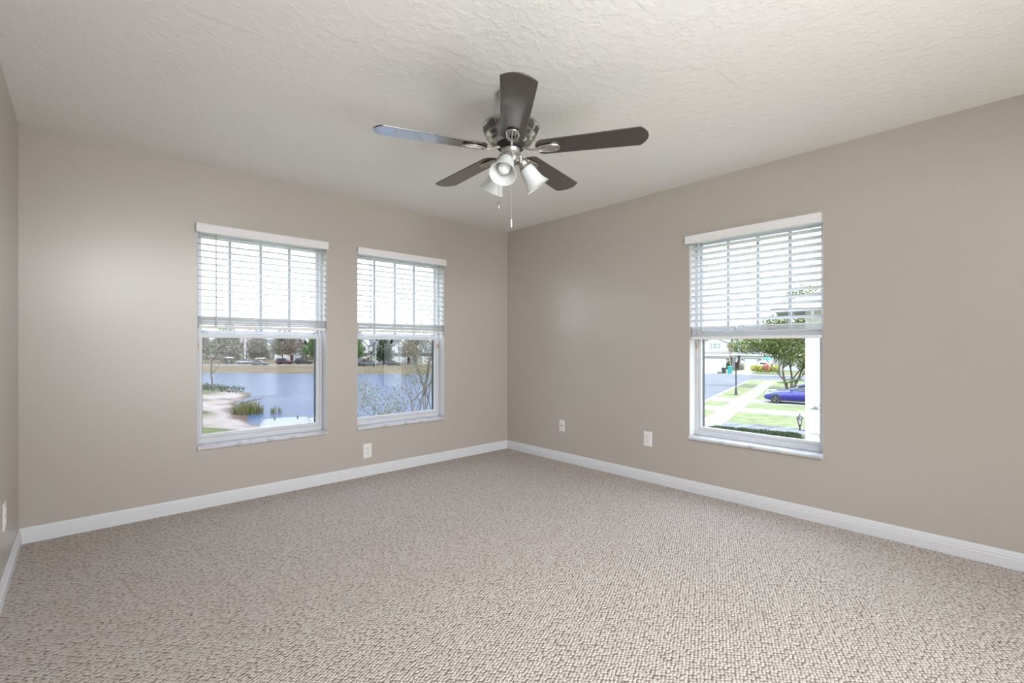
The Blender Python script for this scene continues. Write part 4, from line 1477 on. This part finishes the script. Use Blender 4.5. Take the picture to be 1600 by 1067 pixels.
pl = empty('light_pole', K(-80.0, 140, -3.97), 0, label='tall white light pole behind the white hatchback', cat='light pole')
MB().tube([(0, 0, 0), (0, 0, 9.5)], [0.20, 0.14], 10).build('pole', white_m, pl)
MB().box((-0.9, -0.12, 9.4), (0.2, 0.12, 9.62)).build('lamp_head', white_m, pl)
pl = empty('light_pole', K(-34.4, 118, -3.97), 0, label='thin grey pole on the far bank in the corner window', cat='light pole')
MB().tube([(0, 0, 0), (0, 0, 6.5)], [0.13, 0.10], 10).build('pole', greyhouse_m, pl)
MB().box((-0.6, -0.1, 6.4), (0.15, 0.1, 6.56)).build('lamp_head', white_m, pl)

def arbor(loc, label, postmat, w, hgt):
    root = empty('entry_arbor', loc, AR, label=label, cat='arbor')
    for s_ in (-1, 1):
        MB().box((s_ * w / 2 - 0.2, -0.2, 0), (s_ * w / 2 + 0.2, 0.2, hgt)).build('post', postmat, root)
    m = MB()
    m.box((-w / 2 - 0.45, -0.28, hgt), (w / 2 + 0.45, 0.28, hgt + 0.28))
    m.build('beam', white_m, root, bevel=0.03)
arbor(K(-83.6, 138, -3.97), 'arbor with dark posts left of the white hatchback', darkwood_m, 1.5, 1.75)
arbor(K(-73.6, 137, -3.97), 'arbor with red brick posts right of the white hatchback', brick_m, 1.6, 1.55)

# tree belt on the far side
kinds = {
    'olive': ([((0, 0, 6.0), (3.8, 3.4, 3.4)), ((-2.4, 0.5, 4.6), (2.6, 2.4, 2.4)), ((2.2, -0.4, 4.8), (2.8, 2.4, 2.5)), ((0.3, 0.2, 9.2), (2.8, 2.6, 2.4))], 3600, 0.26, olive_m, 'grey green tree'),
    'brown': ([((0, 0, 6.2), (3.5, 3.2, 3.4)), ((2.2, 0.2, 4.6), (2.4, 2.2, 2.3)), ((-2.2, -0.3, 5.0), (2.6, 2.2, 2.4)), ((0, 0.2, 9.4), (2.4, 2.2, 2.2))], 2600, 0.22, brownleaf_m, 'bare pinkish brown tree'),
    'dark': ([((0, 0, 6.6), (3.2, 3.0, 4.0)), ((-1.8, 0.2, 3.6), (2.4, 2.2, 2.4)), ((1.8, 0.2, 3.8), (2.4, 2.2, 2.4)), ((0.2, 0, 10.5), (2.0, 2.0, 2.4))], 3400, 0.27, darkleaf_m, 'dark green tree'),
    'fresh': ([((0, 0, 5.6), (3.6, 3.2, 2.9)), ((-2.2, 0.4, 4.2), (2.3, 2.1, 1.9)), ((2.3, -0.2, 4.4), (2.5, 2.1, 2.1)), ((0.4, 0.1, 7.8), (2.4, 2.2, 2.0))], 3400, 0.24, fresh_m, 'bright green tree'),
}
proto = {}
belt = [(-112, 168, 'olive', 'at the far left end of the pond tree belt'), (-103, 150, 'brown', 'second from the far left of the pond tree belt'), (-96.5, 158, 'olive', 'over the arbor with dark posts'),
        (-90.5, 147, 'olive', 'at the left edge of the left pond window'), (-90, 166, 'dark', 'behind the white light pole'), (-84.5, 152, 'brown', 'above the white hatchback'),
        (-76.5, 156, 'olive', 'behind the brick posted arbor'), (-70.5, 150, 'brown', 'in the middle of the left pond window'), (-69.5, 168, 'dark', 'behind the maroon suv'),
        (-60.5, 146, 'fresh', 'at the right of the left pond window'), (-54.5, 164, 'dark', 'behind the bright green tree'), (-51.5, 150, 'olive', 'between the two pond windows'),
        (-43.8, 131, 'fresh', 'at the left edge of the corner window'), (-35.6, 129.5, 'dark', 'beside the bluish garage across the pond'), (-27.8, 128, 'brown', 'at the right in the corner window'),
        (-15.5, 130, 'olive', 'right of the houses across the pond'), (-10, 150, 'dark', 'farthest right of the pond tree belt'),
        (-104, 172, 'dark', 'far back at the left of the pond'), (-64, 173, 'olive', 'far back behind the grey car'), (-47, 170, 'brown', 'far back behind the corner window houses')]
for i, (r_, d_, kd, where) in enumerate(belt):
    blobs, n_, sz, mt, nm = kinds[kd]
    sc = {0: 1.0, 1: 0.92, 2: 1.08}[i % 3] * (0.78 if kd == 'fresh' and d_ < 135 else 1.0) * (0.72 if d_ < 132.5 and kd != 'fresh' else 1.0)
    if kd not in proto:
        t_ = tree('pond_tree', (0, 0, 0), nm, 'tree', blobs, n_, sz, mt, 4.2, 0.22, 60 + i, group='trees across the pond', depth=1)
        proto[kd] = t_
    else:
        t_ = copy_tree(proto[kd])
    t_.location = K(r_, d_, -4.0)
    t_.rotation_euler = (0, 0, i * 1.7)
    t_.scale = (sc, sc, sc)
    t_['label'] = nm + ' ' + where
shrub('round_bush', K(-41.2, 131, -3.97), 'light green bush before the white garage across the pond', 'shrub', [((0, 0, 0.9), (1.5, 0.9, 0.8)), ((1.2, 0, 0.7), (1.0, 0.8, 0.6))], 420, 0.22, fresh_m, 91)

shrub('far_hedge', K(-62, 184, -4.0), 'long olive hedge closing the far side of the pond behind the trees', 'hedge', [((x * 3.0, (x % 3) * 0.8, 2.0), (2.6, 1.8, 2.4)) for x in range(-21, 27)], 16000, 0.34, olive_m, 92, rz=AR)
# the tree on the near spit, its brush, reeds and driftwood
tree('shore_tree', (9.4, 70.6, -4.5), 'slim bare tree on the spit at the left of the pond', 'tree', [((0, 0, 6.2), (3.4, 3.2, 2.6)), ((-2.0, -1.5, 5.0), (2.2, 2.0, 1.6)), ((1.4, 1.2, 4.9), (1.8, 1.8, 1.4))], 900, 0.13, brownleaf_m, 4.0, 0.14, 71, bark_m, depth=2)
def reeds(loc, label, n, rad, hgt, seed):
    rng = random.Random(seed)
    root = empty('reed_clump', loc, 0, label=label, cat='reeds')
    m = MB()
    for k in range(n):
        a = rng.uniform(0, 2 * pi)
        r_ = rad * sqrt(rng.random())
        x, y = r_ * cos(a), r_ * sin(a) * 0.7
        h_ = hgt * rng.uniform(0.5, 1.0) * (1 - 0.45 * (r_ / rad) ** 2)
        lx, ly = rng.uniform(-.35, .35) * h_, rng.uniform(-.35, .35) * h_
        w_ = 0.024
        q = rng.uniform(0, pi)
        dx, dy = cos(q) * w_, sin(q) * w_
        m.add([(x - dx, y - dy, -0.1), (x + dx, y + dy, -0.1), (x + lx * .5 + dx, y + ly * .5 + dy, h_ * .6), (x + lx * .5 - dx, y + ly * .5 - dy, h_ * .6), (x + lx, y + ly, h_)], [(0, 1, 2, 3), (3, 2, 4)])
    m.build('blades', reed_m, root)
reeds((7.0, 41.6, ZW + 0.02), 'tall green reeds at the pond edge', 420, 1.25, 1.5, 72)
reeds((9.0, 40.4, ZW + 0.02), 'thin sparse reeds standing in the water right of the tall reeds', 40, 0.55, 0.9, 73)
shrub('shore_brush', (6.6, 65.6, -4.55), 'dark low brush along the spit under the slim tree', 'shrub', [((x * 1.5, (x % 3) * 1.5, 0.25), (1.5, 1.7, 0.55)) for x in range(-4, 3)], 2200, 0.11, brush_shade_m, 74)
db = empty('driftwood', (9.6, 51.0, ZW), 0.3, label='dark fallen branch lying in the pond right of the spit', cat='branch')
m = MB()
m.tube([(-1.2, 0, 0.02), (-0.3, 0.2, 0.10), (0.8, -0.1, 0.22), (1.6, 0.2, 0.36)], [0.07, 0.06, 0.05, 0.02], 6)
m.tube([(0.2, 0.05, 0.14), (0.7, 0.6, 0.30), (1.0, 0.9, 0.34)], [0.04, 0.03, 0.015], 5)
m.build('branch', bark_m, db)

# vehicles parked between the house and the pond
van_h = radians(FWD + 25.8)
vp = K(-7.54, 15.6, -3.56) - Vector((cos(van_h), sin(van_h), 0)) * 2.6
car('cargo_van', vp, van_h + pi, 'white van below the left pond window, only its roof end showing', carwhite_m, 5.2, 1.62, 'van', cat='van')
car('parked_car', K(-8.7, 21.6, -3.60), radians(FWD) + 0.45, 'pale blue car beside the white van', carlight_m, 4.3, 1.75, 'hatch')
car('parked_car', K(-3.75, 21.3, -3.60), radians(FWD) + 1.2, 'slate blue car roof at the foot of the corner window', carblue_m, 4.3, 1.75, 'hatch')

# young tree close outside the corner window
rng = random.Random(5)
yt = empty('young_tree', K(-1.98, 9.6, -3.2), 0, label='young tree with sparse dusty leaves outside the corner window', cat='tree')
tb = MB()
lv = MB()
tips = []
for dr, dd, L_, h0 in ((-0.02, 0.0, 2.0, 1.2), (0.10, 0.1, 2.1, 1.5), (-0.20, 0.0, 1.4, 1.2), (0.22, -0.1, 1.8, 1.8), (-0.06, 0.1, 1.3, 1.5), (0.05, 0.05, 1.5, 2.6), (-0.34, 0.05, 1.1, 1.4), (0.3, 0.0, 1.5, 2.2), (0.16, 0.2, 1.6, 2.5), (0.34, 0.1, 1.3, 1.5)):
    d3 = RT * (dr * 2.2) + FW * dd * 2 + Vector((0, 0, 1))
    branches(tb, Vector((0, 0, h0)), d3, L_, 0.020, 2, rng, tips, 0.55, 0.3)
tb.tube([(0, 0, -0.2), (0.02, 0.0, 1.4), (0.0, 0.03, 2.9)], [0.055, 0.045, 0.03], 8)
tb.build('trunk', palebark_m, yt)
blobs = [((t.x, t.y, t.z), (0.19, 0.19, 0.17)) for t in tips]
leaf_cloud(lv, blobs, 7600, 0.0175, 9, shell=0.1)
lv.build('foliage', sparse_m, yt)
